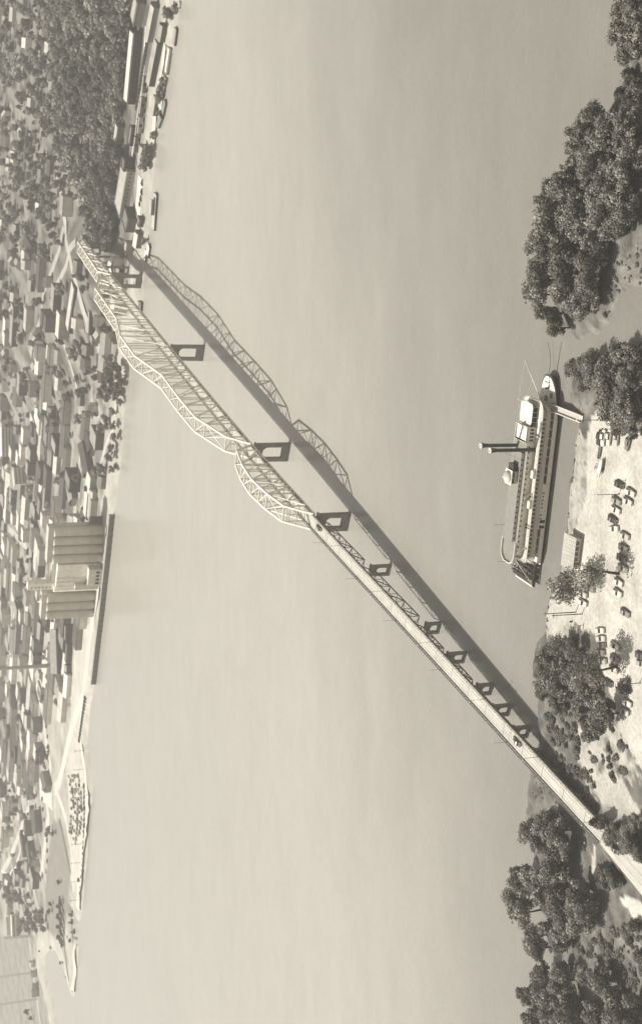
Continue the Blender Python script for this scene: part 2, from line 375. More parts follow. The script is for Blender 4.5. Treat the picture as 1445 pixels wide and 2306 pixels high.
# ------------------------------------------------------------------ the bridge (local x = across, y = along towards the far bank)
BROT = -math.atan2(BA[0], BA[1])
bridge = empty('road_bridge', (BM[0], BM[1], 0), BROT)
tag(bridge, 'long two-lane road bridge with arched steel trusses and concrete piers across the river', 'bridge')
def bw(n, s, z=0): return Vector((BM[0]+BA[0]*s+BN[0]*n, BM[1]+BA[1]*s+BN[1]*n, z))
ST = [-250,-235,-222,-210,-200] + list(np.arange(-190, 600, 10.0))
ST = [s for s in ST if s <= 590]
def wid(s): return 3.35 + max(0.0, (-s-200)*0.055)
def strip(n0, n1, z0, z1, s0=-250, s1=590, taper=False):
    m_ = MB(); L = [s0] + [s for s in ST if s0 < s < s1] + [s1]
    for s in L:
        a, b = (n0, n1)
        if taper: k = wid(s)/3.35; a, b = n0*k, n1*k
        zz = deck(s)
        m_.v += [(a, s, zz+z0), (b, s, zz+z0), (b, s, zz+z1), (a, s, zz+z1)]
    for i in range(len(L)-1):
        q = 4*i
        for j in range(4): m_.f.append((q+j, q+(j+1)%4, q+4+(j+1)%4, q+4+j))
    m_.f += [(0,3,2,1), tuple(4*(len(L)-1)+j for j in range(4))]
    return m_
road = strip(-3.35, 3.35, -0.45, 0.0, taper=True).build('roadway', M_road, bridge)
strip(-3.35, -3.05, 0.004, 0.25, -200).build('kerb', M_conc, road)
strip(2.15, 2.3, 0.004, 0.22, -200).build('kerb', M_conc, road)
strip(-0.55, -0.43, 0.003, 0.012).build('centre_line', M_strip, road)
strip(0.75, 1.35, 0.003, 0.008, -240).build('wheel_track', M_strip, road)
strip(-2.0, -1.4, 0.003, 0.008, -240).build('wheel_track', M_strip, road)
walk = strip(2.3, 3.35, 0.004, 0.16, -200).build('footway', M_conc, bridge)
for nn in (-3.28, 3.28):
    rl = MB()
    for z in (0.55, 0.8, 1.05):
        L = list(np.arange(-200, 591, 15.0))
        for s0, s1 in zip(L[:-1], L[1:]): rl.bar((nn, s0, deck(s0)+z), (nn, s1, deck(s1)+z), 0.09, 0.14)
    for s in np.arange(-200, 591, 2.5): rl.bar((nn, s, deck(s)+0.15), (nn, s, deck(s)+1.08), 0.12)
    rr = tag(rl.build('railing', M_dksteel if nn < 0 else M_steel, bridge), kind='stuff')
    # solid fascia under the rail
    strip(nn-0.12 if nn < 0 else nn+0.08, nn-0.05 if nn < 0 else nn+0.14, -0.75, 0.02, -200).build('fascia', M_dksteel, bridge)
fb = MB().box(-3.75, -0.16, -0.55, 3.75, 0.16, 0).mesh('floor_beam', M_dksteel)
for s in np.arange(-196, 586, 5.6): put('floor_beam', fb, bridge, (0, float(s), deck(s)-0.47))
# piers: portal of two shafts, arched opening, base wall
def pier(s, wdt, top, base_z, leg, open0, open1, thick=2.2, cap=0.9, bottom=-3.5, m=M_pier):
    ground = bottom
    hw = wdt/2; iw = hw-leg; bm = bmesh.new(); ar = min(iw, max(0.3, (open1-open0)*0.6))
    arc = [(iw*math.cos(a), open1-ar+ar*math.sin(a)) for a in np.linspace(0, math.pi, 13)]
    def face(pts): bm.faces.new([bm.verts.new((x, 0, z)) for x, z in pts])
    b = 1.05
    face([(-hw*b, ground), (-iw, ground), (-iw, arc[-1][1]), (-hw, top)])
    face([(hw*b, ground), (hw, top), (iw, arc[0][1]), (iw, ground)])
    face([(-iw, ground), (iw, ground), (iw, open0), (-iw, open0)])
    for i in range(12):
        t0 = hw - 2*hw*i/12; t1 = hw - 2*hw*(i+1)/12
        face([arc[i], (t0, top), (t1, top), arc[i+1]])
    bmesh.ops.remove_doubles(bm, verts=bm.verts, dist=1e-4)
    r = bmesh.ops.extrude_face_region(bm, geom=list(bm.faces))
    for v in [e for e in r['geom'] if isinstance(e, bmesh.types.BMVert)]: v.co.y += thick
    for v in bm.verts: v.co.y -= thick/2
    bmesh.ops.recalc_face_normals(bm, faces=bm.faces)
    me = bpy.data.meshes.new('pier'); bm.to_mesh(me); bm.free(); me.materials.append(m)
    p = put('pier', me, bridge, (0, s, 0))
    MB().box(-hw-0.35, -thick/2-0.3, top+0.002, hw+0.35, thick/2+0.3, top+cap).build('pier_cap', m, p).location = (0,0,0)
    return p
pier(310, 9.6, deck(310)-2.6, 4, 1.75, 4.6, 16.0, 2.5)
pier(141.5, 9.6, deck(141.5)-2.6, 4, 1.75, 3.8, 14.8, 2.5)
pier(51.5, 8.6, deck(51.5)-2.8, 4, 1.75, 3.4, 11.8, 2.5)
pier(-1.2, 5.0, 8.6, 2, 1.0, 1.2, 6.6, 1.7)
pier(-56, 5.0, 5.6, 2, 0.95, 0.7, 4.4, 1.6)
pier(-81, 4.8, 7.0, 2, 0.95, 0.7, 4.9, 1.5)
pier(-106, 4.8, 5.7, 2, 0.95, 0.7, 4.2, 1.5)
pier(-121.5, 4.8, 6.6, 2, 0.95, 0.7, 4.8, 1.5)
pier(-137, 4.8, 5.6, 2, 0.95, 0.6, 4.1, 1.5)
for s, gz in ((-152, 0.2), (-166, 1.5), (-181, 2.0)): pier(s, 4.8, deck(s)-2.3, 2, 1.1, gz+0.6, deck(s)-3.2, 1.5)
pier(476, 9.2, deck(476)-2.6, 4, 2.0, 4.4, 15.0, 2.8)
for s in (505, 535, 562): pier(s, 6.0, deck(s)-2.4, 2, 1.3, max(4.0, tz(*bw(0, s)[:2])+1.0), deck(s)-3.4, 1.6)
MB().box(-4.6, -203, 0.5, 4.6, -197.5, deck(-200)-0.46).build('abutment', M_pier, bridge)
MB().box(-4.2, 588, 12, 4.2, 596, 21.1).build('abutment', M_pier, bridge)
# plate girders on the short spans
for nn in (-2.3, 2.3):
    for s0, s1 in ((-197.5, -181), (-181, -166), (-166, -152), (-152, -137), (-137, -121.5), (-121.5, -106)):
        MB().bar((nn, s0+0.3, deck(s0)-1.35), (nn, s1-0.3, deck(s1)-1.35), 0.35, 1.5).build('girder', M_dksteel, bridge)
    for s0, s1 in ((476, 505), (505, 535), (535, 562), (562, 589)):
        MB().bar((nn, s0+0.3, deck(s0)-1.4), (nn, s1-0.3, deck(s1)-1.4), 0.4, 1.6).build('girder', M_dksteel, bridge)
# deck trusses
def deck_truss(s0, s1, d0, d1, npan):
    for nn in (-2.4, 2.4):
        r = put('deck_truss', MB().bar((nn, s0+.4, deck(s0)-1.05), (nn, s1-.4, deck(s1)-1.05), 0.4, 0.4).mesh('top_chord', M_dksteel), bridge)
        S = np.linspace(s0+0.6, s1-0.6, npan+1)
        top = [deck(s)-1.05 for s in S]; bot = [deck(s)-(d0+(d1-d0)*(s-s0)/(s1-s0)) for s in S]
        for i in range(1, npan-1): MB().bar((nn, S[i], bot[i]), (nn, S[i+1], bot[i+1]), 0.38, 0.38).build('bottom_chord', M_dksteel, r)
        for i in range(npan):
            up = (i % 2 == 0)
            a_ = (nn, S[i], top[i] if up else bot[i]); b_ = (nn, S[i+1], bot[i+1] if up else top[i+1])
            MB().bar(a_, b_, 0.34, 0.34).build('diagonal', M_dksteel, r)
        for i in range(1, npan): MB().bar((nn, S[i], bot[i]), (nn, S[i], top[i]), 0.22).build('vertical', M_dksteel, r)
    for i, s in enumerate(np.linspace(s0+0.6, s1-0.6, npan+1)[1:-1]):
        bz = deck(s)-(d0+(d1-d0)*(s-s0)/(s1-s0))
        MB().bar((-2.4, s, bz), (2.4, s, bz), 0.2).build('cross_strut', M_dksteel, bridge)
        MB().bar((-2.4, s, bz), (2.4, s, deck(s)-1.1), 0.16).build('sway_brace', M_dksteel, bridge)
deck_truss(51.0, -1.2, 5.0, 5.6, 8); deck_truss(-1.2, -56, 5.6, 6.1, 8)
deck_truss(-56, -81, 3.7, 3.4, 6); deck_truss(-81, -106, 3.6, 3.2, 6)
# through trusses
def through(P, npan_, kind):
    P = sorted(P); s0, s1 = P[0][0], P[-1][0]
    S = np.linspace(s0, s1, npan_+1)
    ps = [p[0] for p in P]; pz = [p[1] for p in P]
    # snap the panel points to the corners of the top chord
    for q in ps[1:-1]:
        j = int(np.argmin(np.abs(S-q))); S[j] = q
    top = [float(np.interp(s, ps, pz)) for s in S]; bot = [deck(s)-0.75 for s in S]
    for side, nn in ((-1, -3.95), (1, 3.95)):
        r = put('through_truss', MB().bar((nn, S[0], bot[0]), (nn, S[1], bot[1]), 0.5, 0.6).mesh('bottom_chord', M_steel), bridge)
        for i in range(1, npan_): MB().bar((nn, S[i], bot[i]), (nn, S[i+1], bot[i+1]), 0.5, 0.6).build('bottom_chord', M_steel, r)
        for i in range(npan_):
            MB().bar((nn, S[i], top[i]), (nn, S[i+1], top[i+1]), 0.92, 0.9).build('end_post' if i in (0, npan_-1) else 'top_chord', M_steel, r)
        for i in range(1, npan_): MB().bar((nn, S[i], bot[i]), (nn, S[i], top[i]), 0.52).build('vertical', M_steel, r)
        mid = npan_/2
        for i in range(1, npan_-1):
            if kind == 'A' : fl = i % 2 == 0
            else: fl = (i < mid)
            a_ = (nn, S[i], top[i] if fl else bot[i]); b_ = (nn, S[i+1], bot[i+1] if fl else top[i+1])
            MB().bar(a_, b_, 0.56, 0.5).build('diagonal', M_steel, r)
            if top[i]-bot[i] > 10:   # subdivided panel
                mz = ((S[i]+S[i+1])/2, (a_[2]+b_[2])/2)
                MB().bar((nn, mz[0], mz[1]), (nn, mz[0], deck(mz[0])-0.75), 0.42).build('hanger', M_steel, r)
    for i in range(1, npan_):
        MB().bar((-3.9, S[i], top[i]), (3.9, S[i], top[i]), 0.62).build('top_strut', M_steel, bridge)
        zz = max(deck(S[i])+5.4, top[i]-2.2)
        if top[i]-deck(S[i]) > 7.2: MB().bar((-3.9, S[i], zz), (3.9, S[i], zz), 0.22).build('sway_strut', M_steel, bridge)
        if i < npan_-1:
            MB().bar((-3.9, S[i], top[i]), (3.9, S[i+1], top[i+1]), 0.36).build('lateral_brace', M_steel, bridge)
            MB().bar((3.9, S[i], top[i]), (-3.9, S[i+1], top[i+1]), 0.36).build('lateral_brace', M_steel, bridge)
    for i in (0, npan_-1):          # portal bracing between the end posts
        for f in (0.55, 0.8):
            k = f if i == 0 else 1-f
            s = S[i]+(S[i+1]-S[i])*k; z = top[i]+(top[i+1]-top[i])*k
            if z > deck(s)+4.6: MB().bar((-3.9, s, z), (3.9, s, z), 0.3, 0.5).build('portal_strut', M_steel, bridge)
through([(52.5, 17.6), (62.3, 29.0), (77.5, 32.6), (96, 34.8), (115.5, 33.8), (134.5, 30.8), (142.0, 20.4)], 8, 'A')
through([(143.5, 20.4), (153.7, 31.0), (183, 39.6), (215, 40.7), (254, 40.6), (290, 48.5), (310, 48.6), (330, 48.5), (367, 42.8), (402, 42.3), (440, 41.8), (466, 33.5), (476, 22.6)], 22, 'B')

through([(477, 22.6), (485, 30.5), (572, 28.0), (582, 21.6)], 10, 'A')
jm = MB().box(-3.3,-0.14,0.004,2.1,0.14,0.02).mesh('deck_joint', mat('joint_seal', .20))
for s in np.arange(-190, 585, 14.0): put('deck_joint', jm, bridge, (0, float(s), deck(s)))
for k in range(26):
    s = -240+k*9.7+3*math.sin(k*7.1); n0 = (-2.9, -1.3, .6)[k % 3]; strip(n0, n0+1.7, 0.003, 0.006+.001*(k%2), s, s+4+3*math.sin(k*3.3)**2).build('patch', mat('patched_concrete_%d' % (k % 2), (.40,.53)[k % 2], .9, .12, .6), road)
# street lamps standing on the bridge
def lamp_mesh():
    pole = MB().tube((0,0,0), (0,0,5.6), 0.10, 0.06, 8).tube((0,0,5.55), (0.75,0,5.95), 0.05, 0.05, 6).mesh('pole', M_dksteel)
    head = MB().lathe([(0.05,5.78),(0.26,5.82),(0.22,6.0),(0.06,6.1)], (0.9,0), 10).mesh('lamp_head', M_offw)
    base = MB().box(-0.16,-0.16,0,0.16,0.16,0.5).mesh('lamp_base', M_dksteel)
    return pole, head, base
LP, LH, LB = lamp_mesh()
for me_ in (LP, LB): me_.materials[0] = M_lamp
ordn = ['nearest to the approach road', 'second from the approach road', 'third from the approach road', 'fourth from the approach road', 'fifth from the approach road', 'sixth from the approach road', 'seventh from the approach road']
for side, lst in (('right', [-197, -158, -118, -73, -27, 19]), ('left', [-200.5, -138, -84, -42, -2, 36])):
    for i, s in enumerate(lst):
        nn = 3.12 if side == 'right' else -3.12
        o = empty('street_lamp', bw(nn, s, deck(s)+(0.16 if side == 'right' else 0.2)), BROT + (math.pi if side == 'right' else 0))
        tag(o, 'slender street lamp on the %s railing of the bridge, %s' % ('footway' if side == 'right' else 'upstream', ordn[i]), 'street lamp', 'street lamps along the bridge')
        put('pole', LP, o); put('lamp_head', LH, o); put('lamp_base', LB, o)
# ------------------------------------------------------------------ the sternwheel steamboat
BH = -R(16.47)
bax = np.array([math.cos(BH), math.sin(BH)]); bay = np.array([-math.sin(BH), math.cos(BH)])
st0 = np.array([-20.8, 462.4]) + bay*7.5
boat = empty('steamboat', (st0[0], st0[1], 0), BH)
tag(boat, 'white sternwheel steamboat with two tall black smokestacks moored along the gravel bank', 'steamboat')
def outline(x0, x1, xt, hw, hb, n=10, sq=0.0):   # stern x0, taper from xt to a rounded bow at x1
    P = [(x0, -hw), (xt, -hw)]
    for i in range(1, n):
        t = i/n; P.append((xt+(x1-xt)*math.sin(t*math.pi/2), -(hb+(hw-hb)*math.cos(t*math.pi/2)**0.9)))
    P.append((x1, -hb)); Q = [(x, -y) for x, y in reversed(P)]
    return P + Q
hull_poly = outline(0, 67.5, 50, 6.9, 0.5)
def sheer(x): return 1.05 + 1.5*max(0, (x-52)/15.5)**2
h = MB(); b_ = [(x-(1.0 if x > 60 else 0), y*0.93) for x, y in hull_poly]
n_ = len(hull_poly)
h.v = [(x, y, -0.6) for x, y in b_] + [(x, y, sheer(x)) for x, y in hull_poly]
h.f = [(i, (i+1)%n_, n_+(i+1)%n_, n_+i) for i in range(n_)] + [(n_+i, n_+i+1, 2*n_-2-i, 2*n_-1-i) for i in range(n_//2-1)] + [(i, n_-1-i, n_-2-i, i+1) for i in range(n_//2-1)]
hull = h.build('hull', M_black, boat)
gp = outline(-0.3, 55.5, 50, 7.5, 6.3, 4)
MB().prism(gp, 1.07, 1.28).build('main_deck', M_boatw, boat)
fp = [(x, y*0.93) for x, y in outline(50.2, 66.7, 50.5, 6.85, 0.45)]
f_ = MB(); m_n = len(fp)
f_.v = [(x, y, sheer(x)+.02) for x, y in fp] + [(x, y, max(1.29, sheer(x)+.14)+.003) for x, y in fp]
f_.f = [(i, (i+1)%m_n, m_n+(i+1)%m_n, m_n+i) for i in range(m_n)] + [(m_n+i, m_n+i+1, 2*m_n-2-i, 2*m_n-1-i) for i in range(m_n//2-1)] + [(i, m_n-1-i, m_n-2-i, i+1) for i in range(m_n//2-1)]
f_.build('foredeck', M_white, boat)
capst = MB().lathe([(0.5,0),(0.38,0.3),(0.3,0.7),(0.5,1.0),(0.45,1.1)], (0,0), 12).mesh('capstan', M_black)
put('capstan', capst, boat, (62.4, 0, sheer(62.4)+.14)); 
hm = MB().box(-0.9,-0.7,0,0.9,0.7,0.35).mesh('hatch', M_wood); put('hatch', hm, boat, (60.2, -2.4, sheer(60)+.14)); put('hatch', hm, boat, (58.6, 1.4, sheer(58.6)+.14))
bit = MB().tube((0,0,0),(0,0,0.9),0.16,0.16,8).mesh('bitt', M_black)
for x, y in ((64.5,0.9),(64.5,-0.9),(58,-4.4),(58,4.4)): put('bitt', bit, boat, (x, y, sheer(x)+.14))
# main deck house
MB().box(13.0,-7.25,1.29,29.4,7.25,3.86).build('engine_room_wall', M_boatw, boat)
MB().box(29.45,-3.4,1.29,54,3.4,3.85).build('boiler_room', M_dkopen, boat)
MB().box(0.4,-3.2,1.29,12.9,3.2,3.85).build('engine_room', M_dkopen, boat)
pnl = MB().box(-1.55,-0.05,0,1.55,0.05,1.25).mesh('bulwark_panel', M_boatw)
pst = MB().box(-0.11,-0.11,0,0.11,0.11,2.6).mesh('deck_post', M_white)
for sgn in (-1, 1):
    for i in range(8):
        put('bulwark_panel', pnl, boat, (31.2+i*3.28, sgn*7.3, 1.29)); put('deck_post', pst, boat, (29.6+i*3.28, sgn*7.3, 1.29))
    put('deck_post', pst, boat, (55.2, sgn*6.9, 1.29))
    for i in range(4):
        put('bulwark_panel', pnl, boat, (1.9+i*3.2, sgn*7.3, 1.29)); put('deck_post', pst, boat, (0.3+i*3.2, sgn*7.3, 1.29))
win = MB().box(-0.32,-0.03,-0.42,0.32,0.03,0.42).mesh('window', M_glass)
wins = MB().box(-0.30,-0.03,-0.30,0.30,0.03,0.30).mesh('window', M_glass)
wpnl = MB().box(-0.06,-0.05,0,0.06,0.05,2.56).mesh('wall_batten', M_white)
for sgn in (-1, 1):
    for i in range(10):
        if i not in (4,): put('window', wins, boat, (14.2+i*1.35, sgn*7.27, 3.15))
    for i in range(6): put('wall_batten', wpnl, boat, (13.2+i*3.2, sgn*7.29, 1.29))
dr = MB().box(-0.55,-0.03,0,0.55,0.03,2.0).mesh('door', M_dkopen)
for x in (13.9, 16.0): put('door', dr, boat, (x-0.2, -7.28, 1.3))
# boiler deck
MB().prism(outline(0.2, 57.3, 53, 7.55, 3.6, 8), 3.88, 4.10).build('boiler_deck', M_white, boat)
bc = MB().prism(outline(1.6, 55.3, 51.5, 5.6, 3.2, 8), 4.11, 6.88).build('boiler_cabin', M_boatw, boat)
wtall = MB().box(-0.38,-0.04,-0.75,0.38,0.04,0.75).mesh('cabin_window', M_glass)
for sgn in (-1, 1):
    for i in range(33): put('cabin_window', wtall, boat, (2.7+i*1.55, sgn*5.62, 5.55))
def rail(poly, z0, h_, m, name, seg=1.6, closed=False, th=0.07):
    r = MB(); pts = list(poly) + ([poly[0]] if closed else [])
    for (xa, ya), (xb, yb) in zip(pts[:-1], pts[1:]):
        for f in (0.3, 0.65, 1.0): r.bar((xa, ya, z0+h_*f), (xb, yb, z0+h_*f), th, th*1.3)
        L = math.hypot(xb-xa, yb-ya); k = max(1, int(L/seg))
        for i in range(k+1):
            t = i/k; r.bar((xa+(xb-xa)*t, ya+(yb-ya)*t, z0), (xa+(xb-xa)*t, ya+(yb-ya)*t, z0+h_), th)
    return tag(r.build(name, m, boat), kind='stuff')
rp = outline(0.3, 57.1, 53, 7.45, 3.6, 8)
rail(rp, 4.10, 1.0, M_boatw, 'railing', 0.8, True, 0.10)
mp = MB()
for x in np.arange(0.6, 53, 3.2):
    for y in (-7.4, 7.4): mp.bar((x, y, 4.1), (x, y, 6.9), 0.12)
mp.build('boiler_deck_posts', M_white, boat)
# hurricane deck
MB().prism(outline(0.6, 58.9, 53.2, 7.75, 4.0, 8), 6.90, 7.14).build('hurricane_deck', M_white, boat)
rail(outline(0.7, 58.7, 53.1, 7.6, 4.0, 8), 7.14, 0.8, M_white, 'railing', 1.6, True, 0.05)
tx = MB().box(2.6,-4.2,7.145,43.6,4.2,10.0).build('texas_cabin', M_boatw, boat)
tx2 = MB().box(43.65,-4.0,7.145,49.2,4.0,10.0).build('forward_cabin', M_boatw, boat)
for sgn in (-1, 1):
    for i in range(21): put('window', wins, boat, (3.8+i*1.92, sgn*4.22, 9.15))
    for i in range(4): put('cabin_window', wtall, boat, (44.6+i*1.25, sgn*4.02, 8.6))
MB().prism([(-1.2,-2.2),(0.2,-4.2),(2.2,-5.0),(44.2,-5.0),(44.2,5.0),(2.2,5.0),(0.2,4.2),(-1.2,2.2)], 10.02, 10.2).build('texas_roof', M_deckgrey, boat)
rim = MB(); rimp = [(7.2,-4.9),(2.2,-4.9),(0.2,-4.1),(-1.1,-2.1),(-1.1,2.1),(0.2,4.1),(2.2,4.9),(7.2,4.9)]
for (a0, a1), (b0, b1) in zip(rimp[:-1], rimp[1:]): rim.bar((a0,a1,10.55), (b0,b1,10.55), 0.35, 0.7)
rim.build('roof_coaming', M_white, boat)
edge = MB()
for sgn in (-1,1): edge.bar((7.2, sgn*5.0, 10.14), (44.2, sgn*5.0, 10.14), 0.16, 0.3)
edge.build('roof_trim', M_white, boat)
MB().box(7.4,-3.1,10.205,39.5,3.1,11.25).build('clerestory', M_boatw, boat)
for sgn in (-1, 1):
    for i in range(16): put('window', wins, boat, (8.6+i*1.92, sgn*3.12, 10.75))
MB().box(6.9,-3.5,11.255,40.0,3.5,11.42).build('clerestory_roof', M_deckgrey, boat)
MB().box(43.5,-4.3,10.02,49.5,4.3,10.2).build('forward_roof', M_boatw, boat)
rail([(43.7,-4.1),(49.3,-4.1),(49.3,4.1),(43.7,4.1)], 10.2, 0.55, M_white, 'railing', 1.5, True, 0.16)
# canopy forward
can = MB().prism([(49.6,-3.4),(51.0,-4.3),(56.4,-4.3),(57.4,-3.4),(57.6,0),(57.4,3.4),(56.4,4.3),(51.0,4.3),(49.6,3.4)], 9.3, 9.55).build('canopy', M_white, boat)
MB().box(50.2,-3.3,7.146,56.2,3.3,9.29).build('canopy_shade', M_dkopen, boat)  # near-black box paints the shade under the open canopy
cps = MB()
for x in (51.0,52.8,54.6,56.3):
    for y in (-4.1,4.1): cps.bar((x,y,7.14),(x,y,9.3),0.12)
cps.build('canopy_posts', M_white, boat)
# stairs and lockers beside the cabin
stm = MB()
for i in range(8): stm.box(i*0.28, -0.5, i*0.34, i*0.28+0.3, 0.5, i*0.34+0.08)
stm.bar((0,-0.5,0.2),(2.3,-0.5,3.0),0.12,0.3).bar((0,0.5,0.2),(2.3,0.5,3.0),0.12,0.3)
sm = stm.mesh('stairway', M_white)
put('stairway', sm, boat, (26.0,-5.9,7.15), math.pi); put('stairway', sm, boat, (6.2,-6.0,7.15), math.pi); put('stairway', sm, boat, (0.8,-5.2,4.11))
lk = MB().prism([(0,-.9),(2.4,-.9),(3.1,0),(2.4,.9),(0,.9)],0,0.9).mesh('lifeboat', M_white); put('lifeboat', lk, boat, (20.5,-6.4,7.3)); put('lifeboat', lk, boat, (31.5,-6.4,7.3))
for x in (24.6, 14.2, 13.2, 46.8):
    MB().bar((x,-4.3,7.2),(x,-7.4,7.2),0.5,0.1).build('deck_hatch', M_black, boat)
pp = MB().tube((0,0,0),(0,0,4.2),0.07,0.05,6).mesh('flag_pole', M_dksteel)
put('flag_pole', pp, boat, (11.0,-7.2,7.14)); put('flag_pole', pp, boat, (12, 3.0, 11.42)); put('flag_pole', pp, boat, (-1.0, 0.0, 10.2))
# pilothouse
ph = MB().box(28.4,-2.0,11.425,32.8,2.0,12.35).build('pilothouse', M_white, boat)
MB().box(28.6,-1.85,12.352,32.6,1.85,13.6).build('pilothouse_glass', M_glass, ph)
pc = MB()
for x in (28.5,30.6,32.7):
    for y in (-1.9,1.9): pc.bar((x,y,12.35),(x,y,13.65),0.2)
pc.build('pilothouse_posts', M_white, ph)
MB().prism([(27.9,-2.5),(33.3,-2.5),(33.3,2.5),(27.9,2.5)],13.62,13.8).build('pilothouse_eave', M_white, ph)
MB().lathe([(2.3,13.81),(2.0,14.5),(1.3,15.2),(0.5,15.6),(0.12,16.1)], (30.6,0), 12).build('pilothouse_dome', M_white, ph, True)
MB().box(33.0,-1.8,11.425,35.4,1.8,13.2).build('pilothouse_shade', M_black, ph)  # black block painted in for the shaded front of the pilothouse
# smokestacks
for y in (-4.75, 2.4):
    s_ = MB().lathe([(0.75,0),(0.75,0.5),(0.64,0.6),(0.64,15.3),(0.8,15.5),(0.72,16.1),(1.0,17.0),(1.15,17.35)], (0,0), 16).build('smokestack', M_black, boat, True)
    s_.location = (41.4, y, 7.14)
    MB().lathe([(1.16,17.36),(0.85,17.8),(0.62,17.7),(0.55,17.37)], (0,0), 16).build('stack_crown', M_offw, s_, True)
    gw = MB()
    for gx, gy in ((-4.5,-1.5),(4.5,-1.5),(0,4)): gw.bar((0,0,13.5),(gx,gy,3.2),0.035)
    gw.build('stack_guy', M_dksteel, s_)
MB().bar((41.4,-4.2,22.2),(41.4,1.9,22.2),0.12).build('stack_spreader', M_black, boat)
# landing boom and masts at the bow
MB().tube((58.2,0,4.2),(72.2,0,12.4),0.24,0.17,8).build('landing_boom', M_white, boat)
MB().tube((58.0,0.6,7.14),(58.0,0.6,13.0),0.16,0.10,8).build('bow_mast', M_white, boat)
MB().bar((58.0,-1.2,12.2),(58.0,2.4,12.2),0.14).build('mast_yard', M_white, boat)
rg = MB().bar((72.2,0,12.4),(66.8,0,3.0),0.05).bar((72.2,0,12.4),(58.0,0.6,12.9),0.05).bar((58.0,0.6,12.9),(49.4,0.2,10.7),0.05).bar((66,0.3,8.4),(58.0,0.6,9.9),0.04).bar((66,0.3,8.4),(60.5,-3,7.2),0.04)
rg.build('rigging', M_boatw, boat)
# paddle wheel
for sgn in (-1, 1):
    MB().bar((-0.3,sgn*6.2,2.0),(-8.9,sgn*6.2,2.2),0.7,0.9).build('wheel_beam', M_white if sgn > 0 else M_black, boat)
    MB().bar((0.5,sgn*5.6,9.6),(-8.0,sgn*6.2,2.9),0.22).build('hog_chain', M_white, boat)
MB().bar((-8.9,-6.5,2.25),(-8.9,6.5,2.25),0.55,0.7).build('fantail_beam', M_white, boat)
wh = put('paddle_wheel', MB().tube((0,-6,0),(0,6,0),0.28,0.28,10).mesh('wheel_shaft', M_dksteel), boat, (-4.9,0,2.4))
pb = MB().box(2.1,-5.4,-0.05,3.15,5.4,0.05).mesh('bucket', M_wood)
for i in range(14):
    o = put('bucket', pb, wh); o.rotation_euler = (0, 2*math.pi*i/14, 0)
spk = MB().bar((0.25,0,0),(3.1,0,0),0.16,0.2).mesh('spoke', M_dksteel)
for yy in (-5.2,-1.8,1.8,5.2):
    rgm = MB()
    for rr_ in (1.7, 2.9):
        for i in range(14):
            a0 = 2*math.pi*i/14; a1 = 2*math.pi*(i+1)/14
            rgm.bar((rr_*math.cos(a0), yy, rr_*math.sin(a0)), (rr_*math.cos(a1), yy, rr_*math.sin(a1)), 0.12)
    rgm.build('wheel_ring', M_dksteel, wh)
    for i in range(14):
        o = put('spoke', spk, wh, (0, yy, 0)); o.rotation_euler = (0, 2*math.pi*i/14, 0)
# mooring cable and gangway
def bl(x, y, z): q = st0 + bax*x + bay*y; return Vector((q[0], q[1], z))
e = at(1258, 772); cb = MB(); p0 = bl(66.5, 0.3, 2.3); p1 = Vector((e.x, e.y, 1.6))
pr = p0
for i in range(1, 9):
    t = i/8; q = p0.lerp(p1, t); q.z -= 0.9*math.sin(math.pi*t); cb.bar(pr, q, 0.11); pr = q
tag(cb.build('mooring_cable', M_black), 'dark mooring cable running from the steamboat bow to the wooded point', 'cable')
g0 = bl(56.5, -5.6, 2.0); g1 = at(1312, 944, 0.35)
gw = empty('gangway', g0); tag(gw, 'white boarding gangway sloping from the steamboat bow down to the bank', 'gangway')
gd = Vector(g1) - g0; gl = gd.length; gw.rotation_euler = gd.to_track_quat('X', 'Z').to_euler()
MB().box(0,-1.2,-0.12,gl,1.2,0.0).build('walkway', M_offw, gw)
for y in (-1.2,1.2):
    r_ = MB().bar((0,y,0.95),(gl,y,0.95),0.12).bar((0,y,0.3),(gl,y,0.3),0.2,0.5)
    for i in range(8): r_.bar((gl*i/7,y,0),(gl*i/7,y,0.95),0.08)
    r_.build('handrail', M_white, gw)
pl_ = MB()
for i in range(int(gl/0.5)): pl_.box(i*0.5,-1.15,0.004,i*0.5+0.08,1.15,0.05)
pl_.build('cleat', M_wood, gw)
# ------------------------------------------------------------------ foliage
def foliage(name, g, var=0.25):
    m = mat(name, g, 0.9, var, 0.35, 0.0, attr='leaf', spec=0.12)
    n = m.node_tree; p = n.nodes['Principled BSDF']; out = n.nodes['Material Output']
    tr = n.nodes.new('ShaderNodeBsdfTranslucent'); n.links.new(p.inputs['Base Color'].links[0].from_socket, tr.inputs['Color'])
    mx = n.nodes.new('ShaderNodeMixShader'); mx.inputs[0].default_value = 0.38
    n.links.new(p.outputs[0], mx.inputs[1]); n.links.new(tr.outputs[0], mx.inputs[2]); n.links.new(mx.outputs[0], out.inputs['Surface'])
    return m
M_leaf = foliage('foliage', 0.275, 0.4); M_leafp = foliage('pale_foliage', 0.32); M_leafd = foliage('dark_foliage', 0.18, 0.3); M_woodl = foliage('wood_foliage', 0.25, 0.3); M_brush = foliage('brush_foliage', 0.24)
